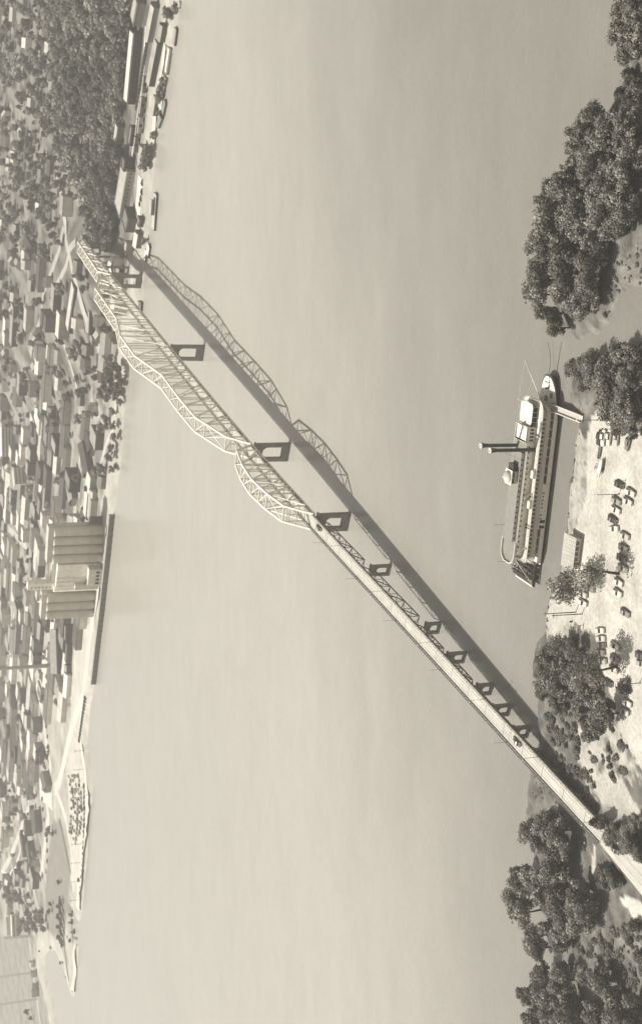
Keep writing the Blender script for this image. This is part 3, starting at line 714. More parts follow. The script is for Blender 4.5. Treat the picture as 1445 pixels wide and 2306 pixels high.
def crown_mesh(name, lobes, nleaf, size, m, rng, core=True, outw=1.15):
    V = []; F = []; A = []
    tot = sum(l[3]**2 for l in lobes)
    for (lx, ly, lz, r) in lobes:
        k = int(nleaf*r*r/tot); lv = rng.uniform(0.6, 1.4)
        dv = rng.normal(size=(k, 3)); dv /= np.linalg.norm(dv, axis=1)[:, None]
        rr = r*rng.uniform(0.72, 1.08, k); rr = np.where(rng.random(k) < 0.10, r*rng.uniform(1.05, 1.4, k), rr)
        bump = 1 + 0.16*np.sin(dv[:, 0]*5+lx)*np.sin(dv[:, 1]*6+ly)*np.sin(dv[:, 2]*5+lz)
        c = np.array([lx, ly, lz]) + dv*(rr*bump)[:, None]*np.array([1, 1, 0.85])
        nrm = dv*outw + rng.normal(size=(k, 3))*0.42; nrm /= np.linalg.norm(nrm, axis=1)[:, None]
        t = np.cross(nrm, rng.normal(size=(k, 3))); t /= np.linalg.norm(t, axis=1)[:, None]; b = np.cross(nrm, t)
        s = size*rng.uniform(0.6, 1.3, k)[:, None]
        q = np.stack([c-t*s, c-b*s*0.8, c+t*s, c+b*s*0.8], 1)
        o = len(V)//1
        base = sum(len(x) for x in V) if V else 0
        V.append(q.reshape(-1, 3)); F.append(np.arange(k*4).reshape(k, 4)+base); A.append(lv*rng.uniform(0.6, 1.4, k))
    V = np.vstack(V); F = np.vstack(F); A = np.concatenate(A)
    verts = [tuple(v) for v in V]; faces = [tuple(f) for f in F]; att = list(A)
    if core:
        bm = bmesh.new()
        for (lx, ly, lz, r) in lobes:
            ico = bmesh.ops.create_icosphere(bm, subdivisions=2, radius=1)
            for v in ico['verts']:
                f = r*0.5*(1+0.14*math.sin(v.co.x*7+lx)*math.sin(v.co.y*6+ly)*math.cos(v.co.z*6))
                v.co = Vector((lx, ly, lz)) + Vector((v.co.x*f, v.co.y*f, v.co.z*f*0.85))
        bm.verts.index_update(); o = len(verts)
        verts += [tuple(v.co) for v in bm.verts]; faces += [tuple(o+v.index for v in f.verts) for f in bm.faces]; att += [0.8]*len(bm.faces); bm.free()
    me = bpy.data.meshes.new(name); me.from_pydata(verts, [], faces)
    a = me.attributes.new('leaf', 'FLOAT', 'FACE'); a.data.foreach_set('value', np.array(att, np.float32))
    me.materials.append(m); me.update(); return me
def rnd_lobes(rng, h, r, n, low=0.35):
    L = [(0, 0, h*0.60, r*0.55)]
    for i in range(n):
        a = 2.4*i + rng.uniform(-.6, .6); zf = rng.uniform(low+0.05, 0.92)
        q = rng.uniform(0.45, 0.85)*r*math.sqrt(max(0.15, 1-abs(zf-0.5)*1.35))
        L.append((q*math.cos(a), q*math.sin(a), h*zf, r*rng.uniform(0.22, 0.42)))
    L.append((rng.uniform(-.2, .2)*r, rng.uniform(-.2, .2)*r, h-0.42*r, r*0.42))
    return L
def trunk_mesh(h, r, rng, lean=0.0, limbs=5):
    m_ = MB(); p = Vector((0, 0, -0.8)); q = Vector((lean*h*0.3, 0, h*0.35)); t = Vector((lean*h*0.55, 0.2, h*0.72))
    m_.tube(p, q, 0.045*h*0.7, 0.03*h*0.7, 7).tube(q, t, 0.03*h*0.7, 0.012*h, 6)
    for i in range(limbs):
        a = 2.4*i+rng.uniform(-.4, .4); e = Vector((math.cos(a)*r*0.6, math.sin(a)*r*0.6, h*rng.uniform(0.5, 0.8)))
        st_ = q.lerp(t, rng.uniform(0, 0.7)); m_.tube(st_, e, 0.014*h, 0.006*h, 5)
    return m_.mesh('trunk', M_bark)
rng = np.random.default_rng(7)
PROTO = {}
def proto(key, h, r, nl, nleaf, size, m, lean=0, core=True, low=0.35, limbs=5):
    PROTO[key] = (trunk_mesh(h, r, rng, lean, limbs), crown_mesh('crown', rnd_lobes(rng, h, r, nl, low), nleaf, size, m, rng, core), h, r)
for i in range(4): proto('broad%d' % i, 14, 6.2, 20, 3000, 0.46, M_leaf, low=0.2)
for i in range(2): proto('dark%d' % i, 12, 5.2, 15, 2200, 0.44, M_leafd, low=0.15)
M_leafl = foliage('light_foliage', 0.33, 0.35)
for i in range(2): proto('light%d' % i, 13, 5.6, 17, 2300, 0.44, M_leafl, low=.15)
proto('open0', 14, 5.8, 16, 1700, .46, M_leaf, .1, core=False, limbs=12)
proto('airy0', 17, 6.0, 13, 760, 0.36, M_leafp, 0.25, core=False, limbs=16)
proto('airy1', 16, 6.5, 15, 1700, 0.42, M_leaf, 0.2, core=False, limbs=9)
for i in range(2): proto('bush%d' % i, 2.6, 2.2, 5, 500, 0.30, M_brush, low=0.1, limbs=2)
proto('cedar0', 7, 2.2, 4, 1100, 0.34, M_leafd, low=0.0, limbs=2)
def plume_lobes(h, r):
    L = []
    for i in range(9):
        a = 2.4*i+rng.uniform(-.5,.5); q = rng.uniform(.1,.75)*r; hh = h*rng.uniform(.62,1.0)*(1-.25*q/r); rad = r*rng.uniform(.17,.27)
        for k in range(4):
            t = k/3; L.append((q*math.cos(a)*(0.7+.4*t), q*math.sin(a)*(0.7+.4*t), hh*(.38+.55*t), rad*(1.25-.55*t)))
    return L
for i in range(3): PROTO['plume%d' % i] = (trunk_mesh(14, 5, rng, .1, 7), crown_mesh('crown', plume_lobes(14, 5.6), 3000, .44, M_leaf, rng), 14, 5.6)
PROTO['cedar0'] = (PROTO['cedar0'][0], crown_mesh('crown', [(0,0,1.6,2.1),(0.2,0.1,3.0,1.75),(-0.2,0,4.4,1.3),(0,0,5.6,0.85),(0,0,6.4,0.5)], 1100, 0.34, M_leafd, rng), 7, 2.2)
def tree(kind, px, py, h=None, r=None, label='', group='', name='broadleaf_tree', cat='tree', rz=None, z=None):
    tm, cm, ph_, pr_ = PROTO[kind]
    p = at(px, py) if z is None else Vector((*G(px, py, z), z))
    if p.z < 0.2: p.z = 0.2
    o = empty(name, p, random.uniform(0, 6.28) if rz is None else rz)
    h = h or ph_; r = r or pr_
    o.scale = (r/pr_, r/pr_, h/ph_)
    tag(o, label, cat, group)
    put('trunk', tm, o); put('crown', cm, o)
    return o
random.seed(3)
BR = ['broad0', 'plume0', 'light0', 'plume1', 'open0', 'broad2', 'plume2', 'light1', 'dark0', 'broad3']
WORD = ['first','second','third','fourth','fifth','sixth','seventh','eighth','ninth','tenth','eleventh','twelfth','thirteenth','fourteenth','fifteenth','sixteenth','seventeenth','eighteenth','nineteenth','twentieth']
def ranked(items, cuts, rows, end, place):
    out = {}
    for k, nm in enumerate(rows):
        lo = cuts[k-1] if k else -1e9; hi = cuts[k] if k < len(cuts) else 1e9
        g = sorted([t for t in items if lo <= t[0] < hi], key=lambda t: -t[1])
        for j, t in enumerate(g): out[t] = '%s tree from the %s in the %s row of the %s' % (WORD[j], end, nm, place)
    return out
L1 = 'tall bushy tree in the dense wood on the point upstream of the moored steamboat'
T_L1 = [(1268,560,13,6),(1262,610,13.5,6),(1262,662,14,6),(1268,705,13,5),(1282,738,9,3.6),(1280,515,14,6.5),(1290,470,15,6.5),(1312,430,14,6),(1330,392,14,6),(1345,352,14,5.5),(1352,320,13,5),(1368,285,13,4.5),(1382,258,12,4),(1312,545,14,6.5),(1318,595,14,6.5),(1316,650,13,6),(1330,690,10,5),(1345,500,14,6.5),(1350,455,14,6),(1366,410,13,6),(1382,366,13,6),(1395,320,12,5.5),(1408,285,10,5),(1372,545,12,6),(1365,595,11,5.5),(1358,640,10,5),(1350,672,7,4),(1398,430,12,6),(1410,380,11,5.5),(1425,335,10,5),(1400,480,12,6),(1420,445,11,5.5),(1440,400,11,5.5),(1400,525,10,5),(1425,500,10,5),(1445,480,10,5),(1450,350,9,5),(1435,290,8,4.5)]
K_L1 = ranked(T_L1, [1300, 1360], ['water-edge', 'middle', 'landward'], 'downstream tip', 'wooded point')
for i, (px, py, h, r) in enumerate(T_L1):
    tree(BR[(i*7) % 10], px, py, h, r, K_L1[(px, py, h, r)], 'trees of the wooded point')
for (px, py, h, r) in [(1418,215,6,3.2),(1436,235,6,3.6),(1430,170,5,3),(1448,190,7,4)]:
    tree('bush%d' % (py % 2), px, py, h, r, 'low rounded tree beside the pale bank far upstream on the near shore', 'low trees on the upstream bank', 'small_tree')
for (px, py, h, r) in [(1450,118,10,5),(1448,82,11,5),(1462,100,9,5),(1452,25,12,5),(1448,-5,12,5.5),(1462,50,9,5),(1470,10,10,5)]:
    tree(BR[(px+py) % 10], px, py, h, r, 'leafy tree leaning over the water in the farthest upstream corner of the near bank', 'trees in the upstream corner')
L2 = 'rounded leafy tree in the grove between the little inlet and the gravel lot'
T_L2 = [(1322,832,8,4),(1345,818,8,3.6),(1365,812,9,3.8),(1395,808,8,4),(1420,800,8,4.5),(1445,795,9,5),(1330,865,5,3),(1362,850,8,4.5),(1392,845,9,5),(1420,842,9,5),(1447,850,9,5),(1378,888,8,5),(1408,890,9,5.5),(1436,900,9,5.5),(1402,925,8,5),(1428,942,8,5),(1448,935,9,5),(1440,965,7,4.5),(1418,958,6,4)]
K_L2 = ranked(T_L2, [1372, 1415], ['water-side', 'middle', 'landward'], 'lot end', 'inlet grove')
for i, (px, py, h, r) in enumerate(T_L2):
    tree(['dark0','plume1','light1','plume2','open0','broad1'][(i*5) % 6], px, py, h, r, K_L2[(px, py, h, r)], 'trees of the grove by the lot')
tree('airy0', 1393, 1293, 17, 6.5, 'tall thin-leaved tree with bare forked trunk at the edge of the parked cars', rz=0.6)
tree('airy1', 1330, 1318, 15, 7.0, 'spreading tree leaning over the water behind the steamboat stern', rz=2.2)
L4 = 'bushy tree in the thicket between the gravel lot and the bridge'
T_L4 = [(1285,1452,9,4.5),(1268,1478,10,5),(1300,1490,11,5.5),(1255,1512,9,4.5),(1292,1530,11,5.5),(1330,1528,10,5.5),(1262,1550,9,5),(1300,1562,9,5),(1240,1545,7,3.2),(1345,1560,8,4.5),(1312,1462,8,4),(1272,1585,6,4),(1320,1598,6,4.5)]
K_L4 = ranked(T_L4, [1280], ['water-side', 'lot-side'], 'bridge end', 'thicket')
for i, (px, py, h, r) in enumerate(T_L4):
    tree(['airy1','dark1','plume1','airy1','broad3'][i % 5], px, py, h, r, K_L4[(px, py, h, r)], 'trees of the thicket by the lot')
tree('airy1', 1388, 1500, 17, 6.5, 'leaning tree with thick dark limbs shading the row of cars below the thicket', rz=3.6)
tree('dark0', 1392, 1606, 9, 5, 'dark spreading tree beside the two light cars at the end of the lot')
tree('bush1', 1412, 1550, 4, 3.4, 'grey bush at the foot of the bent lamp pole', name='bush', cat='bush')
for (px, py, h, r) in [(1352,1640,4,3.6),(1335,1655,3.5,3.2),(1368,1622,4.5,3.6)]:
    tree('bush0', px, py, h, r, 'mid-grey bush on the sandy rise below the thicket', 'bushes on the sandy rise', 'bush', 'bush')
tree('cedar0', 1360, 1850, 6.2, 2.6, 'very dark pointed evergreen touching the footway edge of the bridge', name='evergreen_tree')
for (px, py, h, r) in [(1402,1872,5.5,4.0),(1388,1880,5,3.6),(1418,1884,5.5,3.8),(1436,1872,6,4),(1446,1895,7,4.2),(1432,1902,5.5,3.6),(1448,1850,5,3.4),(1458,1915,6,4)]:
    tree('dark1' if px % 4 else 'broad2', px, py, h, r, 'dark shrubby tree on the bank right beside the bridge approach', 'trees beside the bridge approach')
L8 = 'large bushy riverside tree in the wood downstream of the bridge'
T_L8 = [(1238,1872,12,5.5),(1262,1852,11,4.5),(1288,1868,11,5),(1255,1898,12,5.5),(1298,1902,10,5),(1285,1928,11,5),(1212,1962,13,6.5),(1210,2002,13,6.5),(1250,1978,13,6),(1282,1968,12,6),(1265,2018,13,6),(1232,2046,13,6),(1296,2024,12,6),(1332,2000,11,5.5),(1346,2038,11,5.5),(1335,2068,10,5.5),(1306,2078,11,6),(1272,2082,12,6),(1246,2104,11,5.5),(1244,2132,9,4.5),(1288,2118,10,5)]
K_L8 = ranked(T_L8, [1250, 1290], ['water-edge', 'middle', 'landward'], 'downstream end', 'wood by the bridge')
for i, (px, py, h, r) in enumerate(T_L8):
    tree(['broad0','dark0','plume0','light0','plume2','open0','broad3'][(i*3) % 7], px, py, h, r, K_L8[(px, py, h, r)], 'trees of the downstream wood')
L9 = 'bushy tree in the lowest wood on the near bank well downstream of the bridge'
T_L9 = [(1254,2192,10,4.8),(1282,2172,8,4),(1238,2232,11,4.8),(1265,2236,12,5.5),(1300,2205,11,5),(1310,2250,13,6.2),(1350,2192,8,4.2),(1384,2202,9,5),(1402,2232,9,5),(1246,2284,12,5.5),(1288,2290,13,6),(1330,2298,13,6),(1370,2270,12,6),(1420,2280,10,5.5),(1400,2312,12,6),(1445,2250,8,4.5),(1448,2300,10,5),(1275,2332,12,6),(1236,2330,12,5.5),(1345,2342,12,6),(1440,2345,10,5)]
K_L9 = ranked(T_L9, [1270, 1340], ['water-edge', 'middle', 'landward'], 'downstream end', 'lowest wood')
for i, (px, py, h, r) in enumerate(T_L9):
    tree(['dark0','plume1','light1','plume0','open0','broad0','dark1'][(i*3) % 7], px, py, h, r, K_L9[(px, py, h, r)], 'trees of the lowest wood')
for (px, py, h, r) in [(1382,1962,5.5,3.6),(1398,1980,5,3.2),(1365,1955,3.5,2.4),(1376,1986,5,3)]:
    tree('dark1', px, py, h, r, 'small dark tree in the clump between the wood and the bridge approach', 'small trees by the approach', 'small_tree')
for (px, py, h, r) in [(1440,2085,4.5,3),(1446,2150,3.5,2.8),(1420,2120,2.2,1.8),(1375,2130,2,1.6)]:
    tree('bush0', px, py, h, r, 'grey bush standing alone in the rough grass downstream', 'bushes in the rough grass', 'bush', 'bush')
# scrub along the banks
PB = polyW([(1222,1640),(1240,1575),(1340,1585),(1330,1650),(1300,1720),(1320,1790),(1290,1760),(1240,1690)])
PT = polyW([(1290,2130),(1440,2060),(1450,2240),(1350,2180)])
PS = polyW([(1325,1600),(1392,1600),(1400,1660),(1425,1705),(1400,1760),(1350,1750),(1330,1800),(1300,1740),(1296,1660)])
PW = polyW([(1302,955),(1290,1050),(1283,1130),(1278,1190),(1272,1230),(1262,1290),(1240,1345),(1232,1385),(1228,1420),(1240,1425),(1250,1350),(1282,1200),(1300,1050),(1312,955)], 1.0)
PG = polyW([(1193,1745),(1225,1755),(1275,1830),(1250,1850),(1192,1845)])
PC = polyW([(1392,585),(1450,550),(1450,640),(1410,640),(1385,680),(1360,735),(1330,750)])
for P, k, sc_, lb, gr in ((PC, 40, 0.35, 'low weed tuft on the bare bank behind the wooded point', 'weed tufts behind the wooded point'), (PW, 40, 0.28, 'small grass tuft at the water line below the gravel lot', 'grass tufts at the water line'), (PS, 46, 0.7, 'ragged low bush on the sandy rise between the lot and bridge shadow', 'ragged bushes on the sandy rise'), (PB, 62, 0.85, 'low grey scrub bush on the weedy bank beside the bridge shadow', 'scrub on the bank by the bridge'), (PT, 90, 0.7, 'low tuft of brush in the rough grass downstream of the bridge', 'brush tufts downstream'), (PG, 16, 0.3, 'small weed tuft on the grassy shelf beside the bridge', 'weed tufts on the grassy shelf')):
    c0 = P.min(0); c1 = P.max(0); n_ = 0
    while n_ < k:
        q = np.array([random.uniform(c0[0], c1[0]), random.uniform(c0[1], c1[1])])
        if not inside(q[:1], q[1:], P)[0]: continue
        zz = tz(*q)
        if zz < 0.3: continue
        f = sc_*random.uniform(0.5, 1.2); o = empty('bush', (q[0], q[1], zz-0.1), random.uniform(0, 6)); o.scale = (f*random.uniform(.8,1.7), f*random.uniform(.7,1.3), f*random.uniform(.45,.8)); tag(o, lb, 'bush', gr)
        b = random.choice(['bush0', 'bush1']); put('crown', PROTO[b][1], o); n_ += 1

# ------------------------------------------------------------------ cars
def car_meshes():
    prof = [(-2.45,0.62,0.70),(-2.3,0.74,0.84),(-1.5,0.92,0.90),(-0.9,0.98,0.92),(0.8,0.98,0.92),(1.5,0.98,0.90),(2.2,0.90,0.84),(2.45,0.72,0.74)]
    m_ = MB()
    for x, top, hw in prof:
        for y, z in ((-hw*0.9,0.28),(-hw,0.5),(-hw,top-0.16),(-hw*0.8,top),(hw*0.8,top),(hw,top-0.16),(hw,0.5),(hw*0.9,0.28)): m_.v.append((x,y,z))
    for i in range(len(prof)-1):
        for j in range(8): m_.f.append((i*8+j, i*8+(j+1)%8, i*8+8+(j+1)%8, i*8+8+j))
    m_.f += [tuple(range(8)), tuple(8*(len(prof)-1)+7-j for j in range(8))]
    body = m_
    g = MB(); g.v = [(-1.62,-0.76,0.95),(0.82,-0.76,0.95),(0.82,0.76,0.95),(-1.62,0.76,0.95),(-1.05,-0.62,1.46),(0.28,-0.62,1.46),(0.28,0.62,1.46),(-1.05,0.62,1.46)]
    g.f = [(0,1,5,4),(1,2,6,5),(2,3,7,6),(3,0,4,7),(4,5,6,7)]
    rf = MB()
    rf.v = [(-1.15,-0.66,1.45),(0.36,-0.66,1.45),(0.36,0.66,1.45),(-1.15,0.66,1.45),(-0.95,-0.52,1.56),(0.16,-0.52,1.56),(0.16,0.52,1.56),(-0.95,0.52,1.56)]
    rf.f = [(3,2,1,0),(4,5,6,7),(0,1,5,4),(1,2,6,5),(2,3,7,6),(3,0,4,7)]
    for y in (-1,1):
        for xb, xt in ((-1.62,-1.08),(0.82,0.3),(-0.42,-0.42)): rf.bar((xb,y*0.77,0.95),(xt,y*0.64,1.46),0.08)
    wl = MB().tube((0,-0.1,0),(0,0.1,0),0.34,0.34,12).mesh('wheel', M_tyre)
    hb = MB().tube((0,-0.12,0),(0,0.12,0),0.17,0.17,10).mesh('hubcap', M_chrome)
    bp = MB().box(-0.06,-0.88,0.36,0.06,0.88,0.52).mesh('bumper', M_chrome)
    hl = MB().tube((0,0,0),(0.06,0,0),0.12,0.12,8).mesh('headlight', M_offw)
    return body, g.mesh('glasshouse', M_glass), rf, wl, hb, bp, hl
cb_, cg, crf, cwl, chb, cbp, chl = car_meshes()
CARM = {}
def paint_mats(g): return mat('car_paint_%02d' % int(g*100), g, 0.28, spec=0.5)
def car_proto(g, g2=None):
    key = (g, g2)
    if key not in CARM: CARM[key] = (cb_.mesh('body', paint_mats(g)), crf.mesh('roof', paint_mats(g2 or g)))
    return CARM[key]
def car(px, py, dpx, dpy, g, label, group='cars parked on the gravel lot', g2=None, pos=None, rz=None, L=1.0):
    if pos is None:
        p = at(px, py); q = G(px+dpx, py+dpy, p.z) - G(px-dpx, py-dpy, p.z); rz = math.atan2(q[1], q[0])
    else: p = pos
    o = empty('parked_car', p, rz); tag(o, label, 'car', group); o.scale = (L*1.1, 1.1, 1.1)
    bm_, rm_ = car_proto(g, g2)
    put('body', bm_, o); put('roof', rm_, o); put('glasshouse', cg, o)
    for x in (-1.5, 1.5):
        for y in (-0.82, 0.82):
            w_ = put('wheel', cwl, o, (x, y, 0.34)); put('hubcap', chb, w_)
    for x in (-2.46, 2.46): put('bumper', cbp, o, (x, 0, 0))
    for y in (-0.6, 0.6): put('headlight', chl, o, (2.40, y, 0.66))
    return o
cars = [
 (1396,1091,9,5,.05,'black car at the upstream end of the angled row of parked cars'),
 (1421,1108,9,6,.62,'white car nearest the camera at the upstream end of the angled row'),
 (1415,1128,9,6,.55,'pale car beside the white one, second in the nearer pair upstream'),
 (1389,1127,9,6,.30,'mid-grey car just below the leaning lamp pole in the lot'),
 (1388,1147,9,6,.66,'white car between the mid-grey car and a dark one in the far file'),
 (1381,1169,8,6,.06,'dark car between two light cars in the middle of the row'),
 (1384,1191,10,0,.64,'white car parked square to the bank in the middle of the row'),
 (1408,1206,9,5,.46,'light grey car just downstream of the square-parked white car'),
 (1405,1233,9,5,.16,'grey car with glinting roof beside the dark shaded car'),
 (1401,1256,9,5,.09,'dark grey car in the thin shade of the tall bare-trunked tree'),
 (1404,1279,9,5,.58,'pale car with dark roof line at the foot of the bare-trunked tree'),
 (1394,1310,9,6,.60,'white car with a black top just past the bare-trunked tree'),
 (1392,1334,9,6,.64,'white car second past the bare-trunked tree'),
 (1409,1379,10,7,.24,'grey car standing alone in the open gravel'),
 (1330,1325,9,5,.26,'grey car under the spreading tree by the water'),
 (1314,1338,9,4,.50,'pale car with dark windows nearest the spreading tree trunk'),
 (1314,1356,9,6,.66,'white car parked nearest the tall pair of poles'),
 (1352,985,-2,10,.05,'black car at the bank side of the cluster by the grove'),
 (1361,986,-1,10,.68,'white car second in the cluster by the grove'),
 (1374,985,-1,10,.62,'white car in the middle of the cluster by the grove'),
 (1391,985,-1,10,.48,'pale car with dark flank in the cluster by the grove'),
 (1417,997,-3,11,.20,'grey car nearest the camera in the cluster by the grove'),
 (1353,1420,10,0,.60,'pale car first in the shaded file below the thicket'),
 (1355,1438,10,0,.52,'light car second in the shaded file below the thicket'),
 (1356,1453,10,0,.10,'dark car third in the shaded file below the thicket'),
 (1354,1469,10,1,.18,'grey car fourth in the shaded file below the thicket'),
 (1357,1488,10,1,.42,'light grey car last in the shaded file below the thicket'),
 (1386,1453,9,6,.66,'white car alone in the sun beside the shaded file'),
 (1386,1482,9,6,.30,'grey car half in shade beside the shaded file'),
 (1383,1506,9,6,.58,'pale car under the dark limbs of the leaning tree'),
 (1370,1537,8,5,.05,'black car under the leaning tree next to the bent lamp pole'),
 (1376,1587,9,6,.08,'dark car in the shade of the spreading tree at the lot end'),
 (1413,1582,10,6,.66,'white car in the sun, upper of the pair at the lot end'),
 (1407,1601,10,6,.62,'white car, lower of the pair at the lot end'),
 (1443,1476,9,5,.10,'dark car at the very edge of the view in the lot'),
 (1446,1493,9,5,.35,'grey car behind the dark one at the edge of the view'),
]
for c_ in cars: car(*c_)
def bridge_car(px, py, nn, g, label):
    # find the spot on the deck along the sight line, in the given lane
    best = min(np.arange(-245, 300, 0.5), key=lambda s: (proj(*bw(nn, s, deck(s)+0.5))[1]-py)**2)
    p = bw(nn, best, deck(best)+0.012)
    return car(0, 0, 0, 0, g, label, 'cars driving on the bridge', pos=p, rz=BROT+math.pi/2)
bridge_car(719, 1188, 1.2, .05, 'dark car on the bridge just short of the arched trusses')
bridge_car(1177, 1670, 1.2, .10, 'dark car on the bridge above the near shore line')
bridge_car(1390, 1911, 0.9, .07, 'dark car on the bridge approach road nearest the camera')

# ------------------------------------------------------------------ small things on the near bank
def lot_pole(bpx, bpy, h, label, lean=0.0, arm=True, head=True):
    p = at(bpx, bpy); o = empty('lamp_pole', p); tag(o, label, 'lamp pole')
    MB().tube((0,0,-0.3),(lean*h,0,h),0.14,0.09,8).build('pole', M_wood, o)
    MB().box(-0.25,-0.25,0,0.25,0.25,0.35).build('pole_base', M_conc, o)
    if arm: MB().bar((lean*h,0,h-0.2),(lean*h,-1.2,h+0.1),0.08).build('arm', M_dksteel, o)
    if head: MB().lathe([(0.08,h-0.02),(0.34,h+0.02),(0.28,h+0.2),(0.08,h+0.3)], (lean*h,-1.2), 10).build('lamp_head', M_white, o)
    return o
lot_pole(1345, 946, 8.6, 'lamp pole with a bright lamp head at the bank by the gangway')
lot_pole(1393, 1113, 9.0, 'thin lamp pole standing between the dark car and the angled row')
lot_pole(1440, 1538, 9.2, 'lamp pole at the edge of the lot with the grey bush beside it')
for (px, py, h, lb) in ((1296,1378.5,12.4,'dark timber utility pole on the water side of the pair at the bank'), (1310,1382.5,11.8,'dark timber utility pole on the lot side of the pair at the bank')):
    p = at(px, py); o = empty('utility_pole', p); tag(o, lb, 'utility pole')
    MB().tube((0,0,-0.5),(0,0,h),0.2,0.13,8).build('pole', M_bark, o)
    MB().bar((-0.9,0,h-0.7),(0.9,0,h-0.7),0.13).build('crossarm', M_bark, o)
    for x in (-0.75,-0.3,0.3,0.75): MB().tube((x,0,h-0.63),(x,0,h-0.42),0.05,0.04,6).build('insulator', M_offw, o)
# boathouse on the bank
p0 = at(1310, 1214); p1 = at(1302, 1281); dv = p1 - p0
o = empty('boathouse', (p0+p1)/2, math.atan2(dv.y, dv.x)); tag(o, 'low boathouse with broad pale roof and dark windows near the steamboat stern', 'boathouse')
Lh = dv.length/2; sg = -1   # body lies towards the river
MB().box(-Lh,-6.2,-0.3,Lh,0,2.5).build('wall', M_offw, o)
rfm = MB(); rfm.v = [(-Lh-.5,-6.8,2.9),(Lh+.5,-6.8,2.9),(Lh+.5,0.7,2.52),(-Lh-.5,0.7,2.52),(-Lh-.5,-6.8,3.08),(Lh+.5,-6.8,3.08),(Lh+.5,0.7,2.7),(-Lh-.5,0.7,2.7)]
rfm.f = [(3,2,1,0),(4,5,6,7),(0,1,5,4),(1,2,6,5),(2,3,7,6),(3,0,4,7)]
rf_ = rfm.build('roof', mat('pale_roofing', 0.42, 0.9, 0.12, 0.5), o)
for i in range(9): MB().box(-Lh+i*Lh/4-0.03,-6.7,3.0,-Lh+i*Lh/4+0.03,0.6,3.02).build('roof_seam', M_conc, rf_)
for i in range(5): MB().box(-Lh+0.8+i*1.9,0.005,1.0,-Lh+2.1+i*1.9,0.06,2.1).build('window', M_glass, o)
MB().box(Lh-2.2,0.005,0,Lh-1.1,0.06,2.05).build('door', M_dkopen, o)
# rowing boats drawn up and trailers
def dinghy(px, py, dpx, dpy, g, label, L=4.2):
    p = at(px, py, 0.05); q = G(px+dpx, py+dpy, 2.6)-G(px-dpx, py-dpy, 2.6)
    o = empty('rowing_boat', p, math.atan2(q[1], q[0])); tag(o, label, 'boat', 'small boats on the bank')
    m_ = MB(); n = 7
    for k in range(n):
        t = k/(n-1); hw = 0.75*math.sqrt(max(0.02, 1-(max(0, t-0.35)/0.65)**2.2)); x = (t-0.5)*L; z = 0.55+0.25*t*t
        m_.v += [(x,-hw,z),(x,-hw*0.55,0.0),(x,hw*0.55,0.0),(x,hw,z),(x,hw*0.85,z),(x,hw*0.45,0.12),(x,-hw*0.45,0.12),(x,-hw*0.85,z)]
    for k in range(n-1):
        for j in range(8): m_.f.append((k*8+j, k*8+(j+1)%8, k*8+8+(j+1)%8, k*8+8+j))
    m_.f += [(0,1,2,3,4,5,6,7)]
    m_.build('hull', mat('boat_paint_%d' % int(g*100), g, 0.6), o)
    for x in (-1.0, 0.2, 1.1): MB().box(x-.12,-0.6,0.38,x+.12,0.6,0.43).build('seat', M_wood, o)
dinghy(1351,1020,-1,8,.22,'grey rowing boat lying on the gravel near the bank')
dinghy(1346,1044,-3,8,.68,'white rowing boat lying beside the flat trailer')
p = at(1357,1050); q = G(1362,1030,2.6)-G(1353,1068,2.6); o = empty('boat_trailer', p, math.atan2(q[1], q[0])); tag(o, 'flat boat trailer with a pale hull on it in the open gravel', 'trailer')
MB().box(-3.6,-0.06,0.5,3.2,0.06,0.62).bar((-2.4,-0.9,0.56),(-2.4,0.9,0.56),0.12).bar((1.6,-0.9,0.56),(1.6,0.9,0.56),0.12).build('frame', M_black, o)
for y in (-0.95,0.95): MB().tube((-0.6,y-.1,0.32),(-0.6,y+.1,0.32),0.32,0.32,12).build('wheel', M_tyre, o)
hm_ = MB()
for k in range(6):
    t = k/5; hw = 0.95*math.sqrt(max(.03, 1-(max(0,t-.4)/.6)**2)); x = -2.6+t*5.2; hm_.v += [(x,-hw,1.35),(x,-hw*.5,.66),(x,hw*.5,.66),(x,hw,1.35)]
for k in range(5):
    for j in range(4): hm_.f.append((k*4+j, k*4+(j+1)%4, k*4+4+(j+1)%4, k*4+4+j))
hm_.f += [(0,1,2,3)]; hm_.build('boat_hull', M_white, o)
# painted sign board, upturned boats on the ramp
p = at(1311,1416); o = empty('notice_board', p, 2.9); tag(o, 'pale blank notice board standing on the gravel below the pair of poles', 'notice board')
MB().box(-1.4,-0.05,0.9,1.4,0.05,2.3).build('panel', M_offw, o)
for x in (-1.2,1.2): MB().box(x-.07,-.13,-.2,x+.07,-.055,2.4).build('post', M_wood, o)
for (px, py, lb) in ((1287,1400,'tarred fuel drum standing on the ramp below the pair of poles'),):
    p = at(px, py); o = tag(MB().lathe([(0.3,0),(0.3,.3),(0.32,.32),(0.3,.34),(0.3,.6),(0.32,.62),(0.3,.64),(0.3,.92),(0.27,.92)], (0,0), 14).build('drum', M_black), lb, 'drum'); o.location = p
# snags in the shallows
for (px, py, dx, dy, lb) in ((1150,1540,-2.5,3.0,'thin bare snag rising from the shallows beside the bridge shadow, farther out'), (1166,1555,-1.0,4.5,'thin bare forked snag in the shallows near the thicket')):
    g = G(px, py); o = tag(MB().tube((0,0,-1),(dx*.4,dy*.4,0.7),0.12,0.08,6).tube((dx*.4,dy*.4,.7),(dx,dy,1.2),0.08,0.03,6).tube((dx*.4,dy*.4,.7),(dx*.3+1,dy,0.9),0.06,0.02,6).build('snag', M_bark), lb, 'snag'); o.location = (g[0], g[1], 0)
